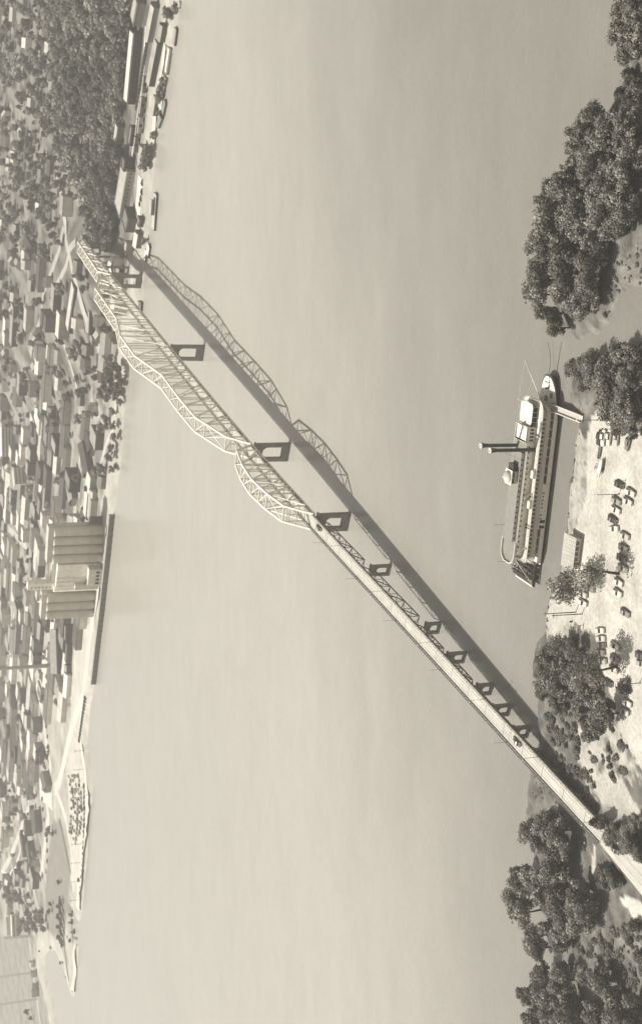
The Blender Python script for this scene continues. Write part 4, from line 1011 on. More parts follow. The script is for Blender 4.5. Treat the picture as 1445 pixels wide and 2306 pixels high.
# ------------------------------------------------------------------ far bank: landmark buildings
def wm_(g): return mat('wall_%02d' % round(g*100), g, 0.85, 0.14, 0.25, var2=0.08, scale2=1.3)
def rm_(g): return mat('roofing_%02d' % round(g*100), g, 0.85, 0.18, 0.18, var2=0.1, scale2=0.9)
def framed(pa, pb):
    a = at(*pa); b = at(*pb); z = min(a.z, b.z); dv = b-a
    return (a+b)/2, math.atan2(dv.y, dv.x), math.hypot(dv.x, dv.y), z
LANDRECT = []
def bld(pa, pb, depth, h, label, wall=.4, roof=.3, kind='flat', name='building', cat='building', win=None, rise=2.5, group=None, doors=0, ext=None):
    c, rz, L, z = framed(pa, pb); o = empty(name, (c.x, c.y, z), rz); tag(o, label, cat, group)
    LANDRECT.append((c.x, c.y, rz, L/2, depth))
    w_ = MB().box(-L/2, 0, -1.5, L/2, depth, h).build('wall', wm_(wall), o)
    if kind == 'flat':
        r = MB().box(-L/2-.25, -.25, h+.003, L/2+.25, depth+.25, h+.35).build('roof', rm_(roof), o)
        pr = MB()
        for a_, b_ in (((-L/2,0),(L/2,0)),((L/2,0),(L/2,depth)),((L/2,depth),(-L/2,depth)),((-L/2,depth),(-L/2,0))): pr.bar((a_[0],a_[1],h+.6),(b_[0],b_[1],h+.6),.25,.5)
        pr.build('parapet', wm_(wall), o)
    elif kind == 'gable': MB().gable(-L/2, 0, L/2, depth, h+.01, rise).build('roof', rm_(roof), o); MB().prism([(-L/2,0),(-L/2,depth),(-L/2+.15,depth),(-L/2+.15,0)], h, h).build('gable_wall', wm_(wall), o) if False else None
    elif kind == 'gabley': MB().gable(-L/2, 0, L/2, depth, h+.01, rise, ax='y').build('roof', rm_(roof), o)
    elif kind == 'shed':
        m_ = MB(); m_.v = [(-L/2-.3,-.4,h+.01),(L/2+.3,-.4,h+.01),(L/2+.3,depth+.3,h+rise),(-L/2-.3,depth+.3,h+rise),(-L/2-.3,-.4,h+.25),(L/2+.3,-.4,h+.25),(L/2+.3,depth+.3,h+rise+.25),(-L/2-.3,depth+.3,h+rise+.25)]
        m_.f = [(3,2,1,0),(4,5,6,7),(0,1,5,4),(1,2,6,5),(2,3,7,6),(3,0,4,7)]; m_.build('roof', rm_(roof), o)
        MB().box(-L/2, depth-.3, h, L/2, depth-.02, h+rise-.03).build('rear_wall', wm_(wall), o)
    if win:
        nx_, nz, ww, wh_ = win; wmesh = MB().box(-ww/2,-.08,-wh_/2,ww/2,-.01,wh_/2).mesh('window', M_glass)
        for i in range(nx_):
            for j in range(nz): put('window', wmesh, o, (-L/2+L*(i+.5)/nx_, 0, h*(j+.62)/nz if nz > 1 else h*.55))
    for i in range(doors): MB().box(-L/2+L*(i+.5)/doors-1.6,-.1,0,-L/2+L*(i+.5)/doors+1.6,-.01,min(h*.75,3.6)).build('loading_door', M_dkopen, o)
    return o
# wharf sheds at the upstream end
bx = MB().box(-5.8,-1.4,1.0,5.8,1.4,3.6).mesh('body', wm_(.16)); bx2 = MB().box(-5.8,-1.4,1.0,5.8,1.4,3.6).mesh('body', wm_(.42))
br = MB().gable(-5.8,-1.4,5.8,1.4,3.605,.35,.1).mesh('roof', rm_(.3)); bd = MB().box(-1.1,-1.47,1.15,1.1,-1.405,3.3).mesh('door', M_dkopen)
bk = MB().box(-1.4,-1.2,.1,1.4,1.2,.98).mesh('bogie', M_black)
for row, (pa, pb) in enumerate((((322,305),(341,120)),((312,345),(327,228)))):
    A_ = at(*pa); B_ = at(*pb); dv = B_-A_; n_ = int(dv.length/12.6)
    for k in range(n_):
        if k in (3, 7) and row == 0: continue
        p = A_.lerp(B_, (k+.5)/n_); p.z = tz(p.x, p.y)+.25; o = empty('freight_car', p, math.atan2(dv.y, dv.x))
        tag(o, '%s boxcar in the %s string of freight cars on the upstream waterfront' % (('dark','pale')[(k*7+row) % 3 == 0], ('long','short')[row]), 'freight car', '%s freight cars, %s string' % (('dark','pale')[(k*7+row) % 3 == 0], ('long','short')[row]))
        put('body', bx2 if (k*7+row) % 3 == 0 else bx, o); put('roof', br, o); put('door', bd, o)
        for x in (-4,4): put('bogie', bk, o, (x,0,0))
bld((383,170),(389,112),6,2.2,'low white-decked wharf along the water at the upstream end',.3,.7,'flat','wharf','wharf')
bld((366,290),(370,268),5,3.2,'small dark boathouse among the waterside trees upstream',.1,.2,'gable','boathouse','boathouse',rise=1.2)
bld((356,262),(362,222),6,3.4,'low grey shed between the tracks and the waterside trees',.2,.38,'shed','warehouse','warehouse',rise=.8)
bld((330,360),(334,335),7,4,'grey gabled shed by the tree clump on the upstream waterfront',.25,.36,'gable','warehouse','warehouse',rise=1.5)
bld((318,560),(323,530),8,4,'pale roofed shed between the open-framed terminal and the bridge pier',.2,.62,'gable','warehouse','warehouse',rise=1.6)
bld((300,575),(303,550),7,5,'grey block behind the pale roofed shed near the bridge',.3,.4,'flat','warehouse','warehouse')
bld((307,236),(322,78),13,6.2,'very long wharf shed with pale flat roof and dark river wall, upstream',.09,.62,'flat','warehouse','warehouse',(14,1,1.6,1.0))
bld((349,196),(368,100),6,4.2,'long narrow dark-walled shed between the tracks and the water upstream',.07,.34,'shed','warehouse','warehouse',rise=.8)
bld((345,96),(360,20),9,4,'grey shed at the farthest upstream edge of the waterfront',.2,.4,'gable','warehouse','warehouse',rise=1.5)
bld((372,96),(378,62),7,3.5,'small dark shed on the water edge at the upstream end',.12,.3,'gable','warehouse','warehouse',rise=1.4)
bld((320,60),(330,10),12,6,'broad grey shed behind the tracks at the upstream edge',.18,.36,'flat','warehouse','warehouse')
bld((277,326),(282,288),9,5,'small shed with a ribbed pale roof at the foot of the wooded bluff',.25,.46,'flat','warehouse','warehouse')
bld((307,330),(313,290),6,4.5,'dark square shed on the open yard below the bluff',.08,.2,'flat','warehouse','warehouse')
bld((287,492),(305,388),20,5.5,'long grey flat-roofed warehouse beside the white yard under the bluff',.30,.40,'flat','warehouse','warehouse',(12,1,1.4,1.2))
bld((302,388),(305,364),9,7,'dark block painting in the shaded end of the long grey warehouse under the bluff',.06,.12,'flat','warehouse','warehouse')  # near-black colour stands in for shade on the warehouse end wall
bld((303,524),(309,494),15,6,'dark open-framed terminal shed on the waterfront near the bridge',.08,.16,'flat','warehouse','warehouse',(3,1,3.5,2.0))
bld((322,512),(326,496),6,3,'small dark shed beside the moored barge',.1,.2,'flat','warehouse','warehouse')
bld((276,620),(278,584),9,7.4,'bright white boxy storage shed right beside the bridge pier',.80,.78,'gabley','storage_shed','shed',rise=2.2)
bld((240,566),(243,555),6,3,'small pale shed under the trees beside the bridge end',.5,.55,'flat','shed','shed')
bld((166,752),(176,652),14,4.2,'long pale-roofed shed with a dark open front inland of the bridge',.06,.50,'flat','warehouse','warehouse')
bld((216,755),(206,702),16,5,'broad grey-roofed warehouse with dark river wall just downstream of the bridge',.10,.34,'flat','warehouse','warehouse',(1,1,2,2))
bld((222,780),(222,762),10,5,'grey block behind the broad grey warehouse downstream of the bridge',.22,.26,'flat')
bld((247,778),(246,764),7,5,'grey cube-shaped block near the water downstream of the bridge',.14,.22,'flat')
bld((243,856),(236,796),8,5,'dark-roofed narrow shed with a bright yard near the riverside trees',.2,.08,'gable','warehouse','warehouse',rise=2)
bld((206,838),(205,812),12,6,'dark-roofed house with bright side yard inland of the narrow shed',.3,.08,'gable')
bld((212,1060),(199,992),11,5,'long dark ridged barn-like warehouse upstream of the silos',.13,.10,'gable','warehouse','warehouse',rise=3)
bld((183,1082),(172,1052),12,9,'tall dark-walled block beside the ridged warehouse',.06,.2,'flat','building','building',(4,2,1.4,1.4))
bld((150,1002),(140,975),12,9,'dark-walled block inland between pale streets',.07,.3,'flat')
bld((216,1008),(207,971),10,4,'dark gabled shed with pale forecourt near the water',.2,.08,'gable','warehouse','warehouse',rise=2.2)
bld((176,1122),(166,1062),12,5,'light-roofed long shed upstream of the silos, end on to the river',.2,.34,'gable','warehouse','warehouse',rise=2.5)
bld((34,1028),(32,962),22,13,'large white civic block with rows of windows far inland',.78,.75,'flat','civic_building','building',(14,4,1.5,1.6))
bld((60,1090),(56,1052),16,11,'pale square block with rows of windows inland of the silos',.55,.5,'flat','civic_building','building',(8,3,1.5,1.5))
bld((232,1176),(231,1162),6,9,'dark boxy loading shed on the quay at the upstream silo',.08,.28,'flat','loading_shed','shed',(2,1,1.6,2.5))
bld((146,1516),(143,1418),14,7,'long hip-roofed warehouse with grey roof behind the quay downstream of the silos',.10,.36,'gable','warehouse','warehouse',(10,1,2,1.6),rise=4.5)
bld((167,1445),(168,1411),8,7,'dark walled shed between the silos and the long hip-roofed warehouse',.06,.2,'flat','warehouse','warehouse')
bld((162,1492),(164,1450),6,4.5,'low dark shed with bright windows in front of the hip-roofed warehouse',.09,.22,'flat','warehouse','warehouse',(6,1,1.4,1.2))
bld((161,1530),(162,1500),6,4.5,'low grey shed at the downstream end of the row on the quay',.12,.3,'shed','warehouse','warehouse',rise=1)
bld((75,1652),(76,1612),20,6,'pale flat-roofed hall with a dark downstream side inland of the riverside road',.3,.42,'flat','hall','building')
bld((84,1690),(84,1648),14,7,'bright white building beside the riverside street',.8,.8,'flat','building','building')
bld((53,1718),(52,1682),10,8,'dark block beyond the bright white building',.06,.12,'flat')
bld((26,1735),(24,1672),12,5,'long dark-roofed shed at the inland edge of the view',.12,.08,'gable','warehouse','warehouse',rise=2)
bld((118,1770),(110,1735),9,6,'grey gabled house on the riverside street',.3,.18,'gable','house','house')
bld((96,1874),(92,1822),14,6.5,'large dark-roofed hall standing alone near the levee',.22,.09,'gable','hall','building',rise=2.5)
bld((82,1936),(76,1892),16,6,'wide dark-roofed hall with a lighter annex near the curved road',.2,.07,'flat','hall','building')
bld((66,1920),(58,1868),9,5,'dark shed joined behind the wide dark-roofed hall',.1,.08,'flat','shed','shed')
bld((72,1966),(72,1942),9,5,'grey ribbed-roof shed at the end of the wide hall',.3,.28,'gable','shed','shed',rise=1.5)
bld((46,2108),(44,2060),10,8,'long white building with arcaded front beside the dark trees',.8,.75,'flat','civic_building','building',(9,2,1.8,1.8))
bld((30,2106),(27,2064),8,6,'white rear range of the arcaded building',.8,.6,'flat','building','building')
bld((88,2222),(87,2212),9,4,'dark-roofed house at the end of the field lane',.4,.08,'gable','house','house',rise=2)
bld((89,2244),(88,2228),11,4.5,'large dark-roofed house on the field lane by the levee',.5,.09,'gable','house','house',rise=2.2)
bld((84,2200),(84,2190),7,4,'small house with bright gable on the field lane',.6,.12,'gable','house','house',rise=1.8)
bld((80,2178),(80,2168),7,4,'pale small house first on the field lane',.7,.4,'gable','house','house',rise=1.8)

# ------------------------------------------------------------------ far streets, tracks and the river road
def way(pts, wd, g, name='street', dz=.05):
    W = [Vector(at(*p)) for p in pts]; D = []
    for a, b in zip(W[:-1], W[1:]):
        n_ = max(1, int((b-a).length/6)); D += [a.lerp(b, i/n_) for i in range(n_)]
    D.append(W[-1]); m_ = MB()
    for i, q in enumerate(D):
        t = (D[min(i+1, len(D)-1)]-D[max(i-1, 0)]); t.z = 0; t.normalize(); s_ = Vector((-t.y, t.x, 0))*wd/2
        for e in (q+s_, q-s_): m_.v.append((e.x, e.y, max(tz(e.x, e.y), tz(q.x, q.y))+dz))
    for i in range(len(D)-1): m_.f.append((2*i, 2*i+1, 2*i+3, 2*i+2))
    WAYS.append([(q.x, q.y) for q in D] + [wd])
    return tag(m_.build(name, mat('way_%02d' % round(g*100), g, .9, .12, .12, var2=.08, scale2=.8)), kind='structure')
WAYS = []
way([(128,400),(140,440),(146,490),(150,545),(160,590),(172,640),(186,690),(205,740),(228,800),(240,850)], 8, .42)
way([(148,500),(135,560),(118,610),(98,660),(92,720),(70,800)], 7, .38, dz=.06)
way([(172,545),(158,560),(150,600),(120,660),(130,720),(150,790),(175,880),(180,950)], 7, .40, dz=.07)
way([(262,900),(258,960),(240,1000),(226,1050),(207,1070),(196,1120),(187,1182)], 5, .50, dz=.08)
way([(210,900),(190,960),(182,1000),(176,1100),(166,1180)], 6, .44, dz=.09)
way([(237,1178),(226,1260),(218,1340),(208,1400),(196,1500),(186,1570),(172,1610),(153,1676),(137,1753),(127,1778)], 12, .56, 'river_road', .10)
way([(127,1778),(138,1810),(148,1840),(160,1906),(166,1960),(166,2010)], 9, .54, 'river_road', .11)
way([(186,1570),(180,1660),(192,1735),(197,1790),(192,1860),(186,1910),(180,1990),(177,2046)], 9, .60, 'river_road', .12)
way([(70,1480),(88,1560),(99,1610),(104,1670),(115,1727),(104,1794),(110,1840),(104,1885),(99,1926),(94,1977)], 13, .52, dz=.13)
way([(90,1776),(104,1786),(118,1800)], 22, .58, 'yard', .14)
way([(126,1762),(128,1790)], 16, .56, 'yard', .15)
way([(135,1845),(142,1880),(150,1920),(160,1967)], 4, .09, 'hedge_bank', .16)
way([(140,2030),(146,2085),(144,2120),(150,2170),(156,2212)], 4, .10, 'hedge_bank', .17)
way([(134,2120),(146,2170),(157,2222),(164,2238)], 4, .52, dz=.18)
way([(172,2125),(172,2180),(166,2232)], 6, .56, dz=.19)
way([(60,1690),(62,1760),(66,1820),(40,1890),(20,1940),(8,1960)], 9, .5, dz=.20)
way([(4,1960),(20,1972),(36,1955),(46,1920),(50,1880)], 4, .6, dz=.21)
way([(44,1590),(52,1700),(58,1800)], 6, .5, dz=.22)
way([(20,1190),(60,1230),(80,1330),(75,1450),(70,1480)], 8, .46, dz=.23)
way([(0,1250),(40,1280),(60,1340),(50,1480),(44,1590)], 6, .44, dz=.24)
way([(88,2110),(84,2150),(92,2200),(104,2250),(116,2306)], 3, .5, 'field_lane', .10)
way([(372,170),(366,200),(360,240)], 9, .6, 'yard', .22)
way([(330,60),(324,150),(314,240),(302,330),(296,365)], 7, .58, 'river_road', .17)
way([(372,100),(362,180),(350,270),(343,340)], 5, .56, 'river_road', .18)
for k in range(4): way([(338-k*4,110),(327-k*4.4,200),(318-k*5,290),(311-k*5,350)], 1.6, .13, 'rail_track', .20+.01*k)
way([(318,400),(312,470),(310,492)], 16, .66, 'yard', .25)
way([(10,2112),(70,2108)], 3, .12, 'field_lane', .05); way([(66,2110),(76,2200),(92,2310)], 4, .5, 'field_lane', .06); way([(2,2200),(76,2190)], 2.5, .16, 'field_lane', .07); way([(2,2262),(84,2250)], 2.5, .16, 'field_lane', .08); way([(34,2115),(48,2300)], 2.5, .18, 'field_lane', .09)
fcb0 = MB().box(-2.3,-.9,.25,2.3,.9,1.0).box(-1.3,-.75,1.0,.9,.75,1.5).mesh('car_body', paint_mats(.07))
for i in range(16):
    px, py = 333-i*1.55, 100+i*9.5; p = at(px, py, .22)
    tag(put('distant_car', fcb0, None, p, 2.0), 'distant dark car parked along the pale road by the long wharf shed', 'car', 'distant cars by the wharf shed')
# ------------------------------------------------------------------ grain silos
M_silo = mat('silo_concrete', 0.62, 0.85, 0.16, 0.12, var2=0.06, scale2=0.9)
def silos(pa, pb, n, h, label, gal):
    c, rz, L, z = framed(pa, pb); o = empty('grain_silos', (c.x, c.y, z), rz); tag(o, label, 'grain silo'); r = L/n/2
    LANDRECT.append((c.x, c.y, rz, L/2+2, 3*r))
    cyl = MB().lathe([(r*.95,-1),(r*.95,h-1.2),(r*.99,h-1.1),(r*.99,h)], (0,0), 24).mesh('silo', M_silo, True)
    for k in range(n):
        for j in range(2): put('silo', cyl, o, (-L/2+r+2*r*k, r+2*r*j, 0))
    MB().box(-L/2+.5, r*.9, h+.004, L/2-.5, 3.1*r, h+gal).build('gallery', M_silo, o)
    MB().box(-L/2, r*.8, h+gal+.003, L/2, 3.2*r, h+gal+.4).build('gallery_roof', rm_(.5), o)
    return o
silos((233,1269),(237,1189),4,41,'upstream cluster of four tall pale grain silos with a gallery on top',4.0)
silos((212,1394),(217,1338),3,40,'downstream cluster of three tall grain silos beside the smokestack side',3.6)
c, rz, L, z = framed((221,1337),(228,1273)); o = empty('grain_elevator', (c.x, c.y, z), rz)
tag(o, 'pale block-shaped grain elevator with a tall headhouse tower between the two silo clusters', 'grain elevator')
LANDRECT.append((c.x, c.y, rz, L/2+1, 16))
MB().box(-L/2+5,3,-1,L/2-.5,15,35).build('bin_house', wm_(.92), o)
MB().tube((-L/2+3,6,-1),(-L/2+3,6,36),3.0,3.0,20).build('corner_bin', wm_(.92), o)
hh = MB().box(-L/2+1.5,7,35.01,-L/2+7.5,13,57).build('headhouse', wm_(.92), o)
for j in range(6): MB().box(-L/2+3,6.9,38+j*3,-L/2+4.2,6.99,39.4+j*3).build('window', M_glass, hh)
MB().box(-L/2+7.6,8,35.01,L/2-2,12,38.5).build('conveyor_gallery', M_silo, o)
MB().bar((-L/2+2,9,50),(-L/2-16,9,41),1.4,1.8).build('conveyor_bridge', M_silo, o)
MB().box(L/2-18,-3.5,-1,L/2-2,2.9,10.5).build('receiving_shed', wm_(.75), o)
for k in range(4): MB().box(L/2-16.5+k*3.6,-3.6,1.5,L/2-14.3+k*3.6,-3.51,4.4).build('loading_door', M_dkopen, o)
MB().box(-L/2+6,-1.5,-1,-L/2+10,2.9,20).build('leg_house', M_silo, o)
for k in range(3): MB().tube((-L/2+7+k*4,2.5,0),(-L/2+7+k*4,2.5,35.5),.35,.35,8).build('downpipe', M_steel, o)
MB().bar((-L/2+9,8,40),(L/2+14,8,44.5),1.6,1.6).build('conveyor_bridge', M_silo, o)
p = at(127, 1498); o = empty('smokestack', p); tag(o, 'very tall slim pale brick smokestack rising out of the top of the view', 'smokestack')
MB().lathe([(2.3,-1),(2.2,2),(1.9,20),(1.65,45),(1.5,62),(1.75,62.5),(1.7,64)], (0,0), 20).build('shaft', wm_(.42), o, True)
MB().box(-3,-3,-1,3,3,2.2).build('plinth', wm_(.3), o)
p = at(62, 1396); o = empty('radio_mast', p); tag(o, 'thin pale mast rising beside the downstream silos', 'mast')
MB().tube((0,0,0),(0,0,34),.45,.25,8).build('mast', wm_(.6), o); MB().box(-.8,-.8,-.5,.8,.8,.6).build('mast_base', M_conc, o)
# quay wall with timber fenders
Q = [(258,1160),(254,1200),(248,1258),(241,1320),(234.5,1380),(227,1440),(216,1539)]
q_ = MB(); top = 5.2
W = [G(a, b) for a, b in Q]
qo = empty('quay_wall', (W[0][0], W[0][1], 0)); tag(qo, 'long dark sheet-pile quay wall along the water below the silos', 'quay wall')
for i in range(len(W)-1):
    a = Vector((W[i][0]-W[0][0], W[i][1]-W[0][1], 0)); b = Vector((W[i+1][0]-W[0][0], W[i+1][1]-W[0][1], 0))
    MB().bar(a+Vector((0,0,1.3)), b+Vector((0,0,1.3)), 3.0, 5.6).build('wall_panel', mat('sheet_pile', .17, .8, .2, .5), qo)
    MB().bar(a+Vector((0,0,4.26)), b+Vector((0,0,4.26)), 3.4, 0.3).build('coping', M_conc, qo)
    nb = max(2, int((b-a).length/5)); fm_ = MB()
    for k in range(nb):
        q = a.lerp(b, (k+.5)/nb); fm_.box(q.x-.25-.5, q.y-2.2, -1, q.x+.25-.5, q.y-1.5, 4.2)
    fm_.build('fender', M_wood, qo)
# barges and floating docks
def barge(pa, pb, wd, label, g=.45, house=True, name='barge'):
    a = Vector((*G(*pa), 0)); b = Vector((*G(*pb), 0)); c = (a+b)/2; dv = b-a; L = dv.length
    o = empty(name, c, math.atan2(dv.y, dv.x)); tag(o, label, {'barge':'barge','houseboat':'houseboat'}.get(name,'dock'), 'houseboats in the marina' if name == 'houseboat' else None)
    MB().prism([(-L/2,0),(L/2-1,0),(L/2,wd*.3),(L/2,wd*.7),(L/2-1,wd),(-L/2,wd)],-.8,1.5).build('hull', M_black, o)
    MB().prism([(-L/2+.4,.5),(L/2-1.2,.5),(L/2-.6,wd*.35),(L/2-.6,wd*.65),(L/2-1.2,wd-.5),(-L/2+.4,wd-.5)],1.505,1.6).build('deck', rm_(g), o)
    if house:
        MB().box(-L*.1,wd*.25,1.605,L*.3,wd*.75,4.0).build('deckhouse', wm_(.2), o); MB().box(-L*.12,wd*.2,4.01,L*.32,wd*.8,4.2).build('deckhouse_roof', rm_(.4), o)
    return o
barge((352,520),(358,437),9,'dark-sided barge with a pale deck moored at the waterfront below the bluff')
barge((338,582),(342,556),7,'white-decked float moored just upstream of the bridge',.8,False,'floating_dock')
barge((331,590),(335,566),5,'pale float inside the white-decked one near the bridge',.7,False,'floating_dock')
barge((392,60),(398,22),7,'long pale moored barge at the top corner of the upstream waterfront',.6,True)
barge((372,262),(378,232),6,'low dark moored barge beside the waterside trees upstream',.25,False)
barge((398,104),(403,66),7,'grey moored barge at the upstream end of the waterfront',.3,False)
d_ = empty('landing_dock', (*G(318,690), 0), BROT); tag(d_, 'timber landing dock with dark ramps on piles under the bridge at the far bank', 'dock')
MB().box(-9,-6,1.4,4,10,1.7).build('platform', M_wood, d_); MB().bar((-9,-6,1.6),(-16,-18,.7),3,.3).build('ramp', M_wood, d_); MB().bar((4,4,1.7),(14,14,3.2),3,.3).build('ramp', M_wood, d_)
for x in (-8,-2,3):
    for y in (-5,2,9): MB().tube((x,y,-3),(x,y,2.6),.3,.3,8).build('pile', M_black, d_)

# ------------------------------------------------------------------ far trees and town fill
def far_proto(key, h, r, nl, nleaf, size, m, low=.3):
    PROTO[key] = (MB().tube((0,0,-1),(0,0,h*.5),.35,.2,6).mesh('trunk', M_bark), crown_mesh('crown', rnd_lobes(rng, h, r, nl, low), nleaf, size, m, rng), h, r)
for i in range(3): far_proto('far%d' % i, 10, 5.2, 6, 420, 0.85, M_leaf, low=.1)
far_proto('fard', 11, 5.0, 6, 420, .85, M_leafd, low=.1)
def ftree(px, py, h, r, label, group, k=None):
    return tree(k or random.choice(['far0','far1','far2','fard']), px, py, h, r, label, group)
for (px, py, h, r) in [(262,835,10,5),(275,825,10,5),(285,845,10,5.5),(268,855,11,5.5),(283,868,10,5.5),(250,870,9,5),(265,880,10,5),(278,890,9,5),(240,885,8,4.5),(255,895,8,5),(284,905,6,3.5)]:
    ftree(px, py, h, r, 'dark leafy tree in the riverside clump just downstream of the bridge', 'riverside clump downstream of the bridge', 'fard')
for (px, py, h, r) in [(374,185,5,3.5),(372,200,6,3.5),(370,215,6,3.5),(366,228,5,3),(364,256,4,2.4),(353,306,5,2.8),(347,340,7,4),(343,352,8,4.5),(340,365,8,4.5),(335,375,7,4),(392,32,8,5),(408,18,6,3),(335,545,5,3)]:
    ftree(px, py, h, r, 'small dark tree at the water edge of the upstream waterfront', 'waterfront trees upstream')
for (px, py, h, r) in [(265,960,7,4),(268,985,7,4),(262,1010,7,4),(258,1030,8,4.5),(262,1055,6,4),(240,1055,8,6),(228,1062,8,6),(248,940,7,4),(264,925,6,3.5)]:
    ftree(px, py, h, r, 'dark bushy tree on the water edge between the bridge clump and the silos', 'waterfront trees upstream of the silos')
for (px, py, h, r) in [(100,1695,9,6),(108,1708,9,6.5),(96,1712,8,6),(110,1692,8,5)]:
    ftree(px, py, h, r, 'round dark tree standing in the riverside street', 'clump in the riverside street', 'fard')
for (px, py, h, r) in [(30,2005,10,7),(45,2012,10,7),(38,2025,11,7),(55,2018,9,6),(22,2015,9,6),(58,2030,8,5),(62,2075,9,7),(80,2068,10,7),(95,2062,10,7),(72,2090,9,7),(90,2085,10,7),(104,2072,9,6),(56,2092,9,6),(108,2090,8,5),(96,1975,6,5),(118,2052,6,4),(120,2035,5,3),(112,1878,5,4),(126,1876,5,4),(118,1868,6,4)]:
    ftree(px, py, h, r, 'dark full tree in the park clumps at the downstream end of town', 'park trees downstream', 'fard')
WAYA = [(np.array(W_[:-1]), W_[-1]) for W_ in WAYS]
def on_way(x, y):
    for P_, wd_ in WAYA:
        if ((P_-np.array([x, y]))**2).sum(1).min() < (wd_/2+4.5)**2: return True
    return False
def in_land(x, y, mgn=3):
    for cx, cy, rz, hl, dp in LANDRECT:
        c_, s_ = math.cos(rz), math.sin(rz); u = (x-cx)*c_+(y-cy)*s_; v = -(x-cx)*s_+(y-cy)*c_
        if abs(u) < hl+mgn and -mgn-8 < v < dp+mgn: return True
    return False
# house kinds, each with its wall and roof meshes
def hk(Lx, Ly, h, kind, rise): 
    w_ = MB().box(-Lx/2,-Ly/2,-1.5,Lx/2,Ly/2,h)
    if kind == 'flat':
        r_ = MB().box(-Lx/2-.2,-Ly/2-.2,h+.003,Lx/2+.2,Ly/2+.2,h+.5)
    else:
        r_ = MB().gable(-Lx/2,-Ly/2,Lx/2,Ly/2,h+.01,rise)
        ym = 0; w_.v += [(-Lx/2,-Ly/2,h),(-Lx/2,Ly/2,h),(-Lx/2,0,h+rise),(Lx/2,-Ly/2,h),(Lx/2,Ly/2,h),(Lx/2,0,h+rise)]; b = len(w_.v)-6; w_.f += [(b,b+1,b+2),(b+3,b+5,b+4)]
    return w_, r_
HK = {'house': [(10,7,3.6,'gable',2.4),(8,8,5,'gable',2.8),(12,7,3.2,'gable',2.2)], 'block': [(16,12,7,'flat',0),(21,13,6.5,'flat',0),(13,11,9,'flat',0)], 'shed': [(32,12,4.6,'gable',2.8),(40,16,5,'flat',0),(24,10,4,'gable',2.2)]}
HM = {}
def hmesh(kind, i, gw, gr):
    k = (kind, i, gw, gr)
    if k not in HM:
        w_, r_ = hk(*HK[kind][i]); HM[k] = (w_.mesh('wall', wm_(gw)), r_.mesh('roof', rm_(gr)))
    return HM[k]
town = []; ttrees = []
random.seed(11)
u0, u1 = -1250, 420; v0, v1 = 780, 2000
uu = u0
cells = []
for iu in range(int((u1-u0)/15.5)):
    for iv in range(int((v1-v0)/12.5)):
        U_ = u0+iu*15.5+8; V_ = v0+iv*12.5+6
        if (U_ % 78) < 10 or (V_ % 58) < 9: continue
        U_ += random.uniform(-3, 3); V_ += random.uniform(-2.5, 2.5)
        x = U_*E1[0]+V_*E2[0]; y = U_*E1[1]+V_*E2[1]
        if y < 880 or y > 1990: continue
        px, py = proj(x, y, 5)
        if not (-60 < px < 330 and -60 < py < 2360): continue
        cells.append((x, y, px, py))
cx = np.array([c_[0] for c_ in cells]); cyy = np.array([c_[1] for c_ in cells])
cd = np.where(inside(cx, cyy, farP), 1, -1)*seg_dist(cx, cyy, farL); cz = terr(cx, cyy)
cw = inside(cx, cyy, woodP); cf = inside(cx, cyy, clearP) | inside(cx, cyy, fieldP) | inside(cx, cyy, greenP) | inside(cx, cyy, lotP) | inside(cx, cyy, wharfP)
for (x, y, px, py), d_, z, w_, f_ in zip(cells, cd, cz, cw, cf):
    if d_ < 24 or w_ or f_ or in_land(x, y) or on_way(x, y): continue
    s_ = (x-BM[0])*BA[0]+(y-BM[1])*BA[1]; n_ = abs((x-BM[0])*BN[0]+(y-BM[1])*BN[1])
    if s_ < 680 and n_ < 11: continue
    if py < 560:
        if px > 250: continue
        pt, ph_ = (0.70, 0.17) if px < 150 else (0.8, 0.1); kinds = ['house']*5+['block']
    elif py < 900: pt, ph_ = (0.36, 0.36); kinds = ['house']*4+['block']*2+['shed']
    elif py < 1180: pt, ph_ = (0.14, 0.46); kinds = ['house']*2+['block']*4+['shed']*3
    elif py < 1780: pt, ph_ = (0.12, 0.50); kinds = ['house']*2+['block']*3+['shed']*4
    elif py < 2000: pt, ph_ = (0.22, 0.30); kinds = ['house']*3+['block']
    else: pt, ph_ = (0.10, 0.10); kinds = ['house']
    q = random.random()
    if q < pt: ttrees.append((y, x, z, px, py))
    elif q < pt+ph_: town.append((y, x, z, px, py, random.choice(kinds)))
town.sort(); ttrees.sort()
def zone(py):
    return ('on the slopes upstream of the bridge' if py < 560 else 'behind the bridge end' if py < 860 else 'upstream of the silos' if py < 1180 else 'behind the silos and smokestack' if py < 1560 else 'in the downstream quarter' if py < 1990 else 'by the downstream field')
tone = lambda g: 'dark' if g < .15 else 'grey' if g < .4 else 'white'
E1A = math.atan2(E1[1], E1[0])
PAIRS = [(.30,.07),(.45,.10),(.20,.20),(.62,.30),(.75,.72),(.72,.12),(.10,.30),(.16,.08),(.50,.45),(.70,.55),(.36,.60)]
used_stuff = []
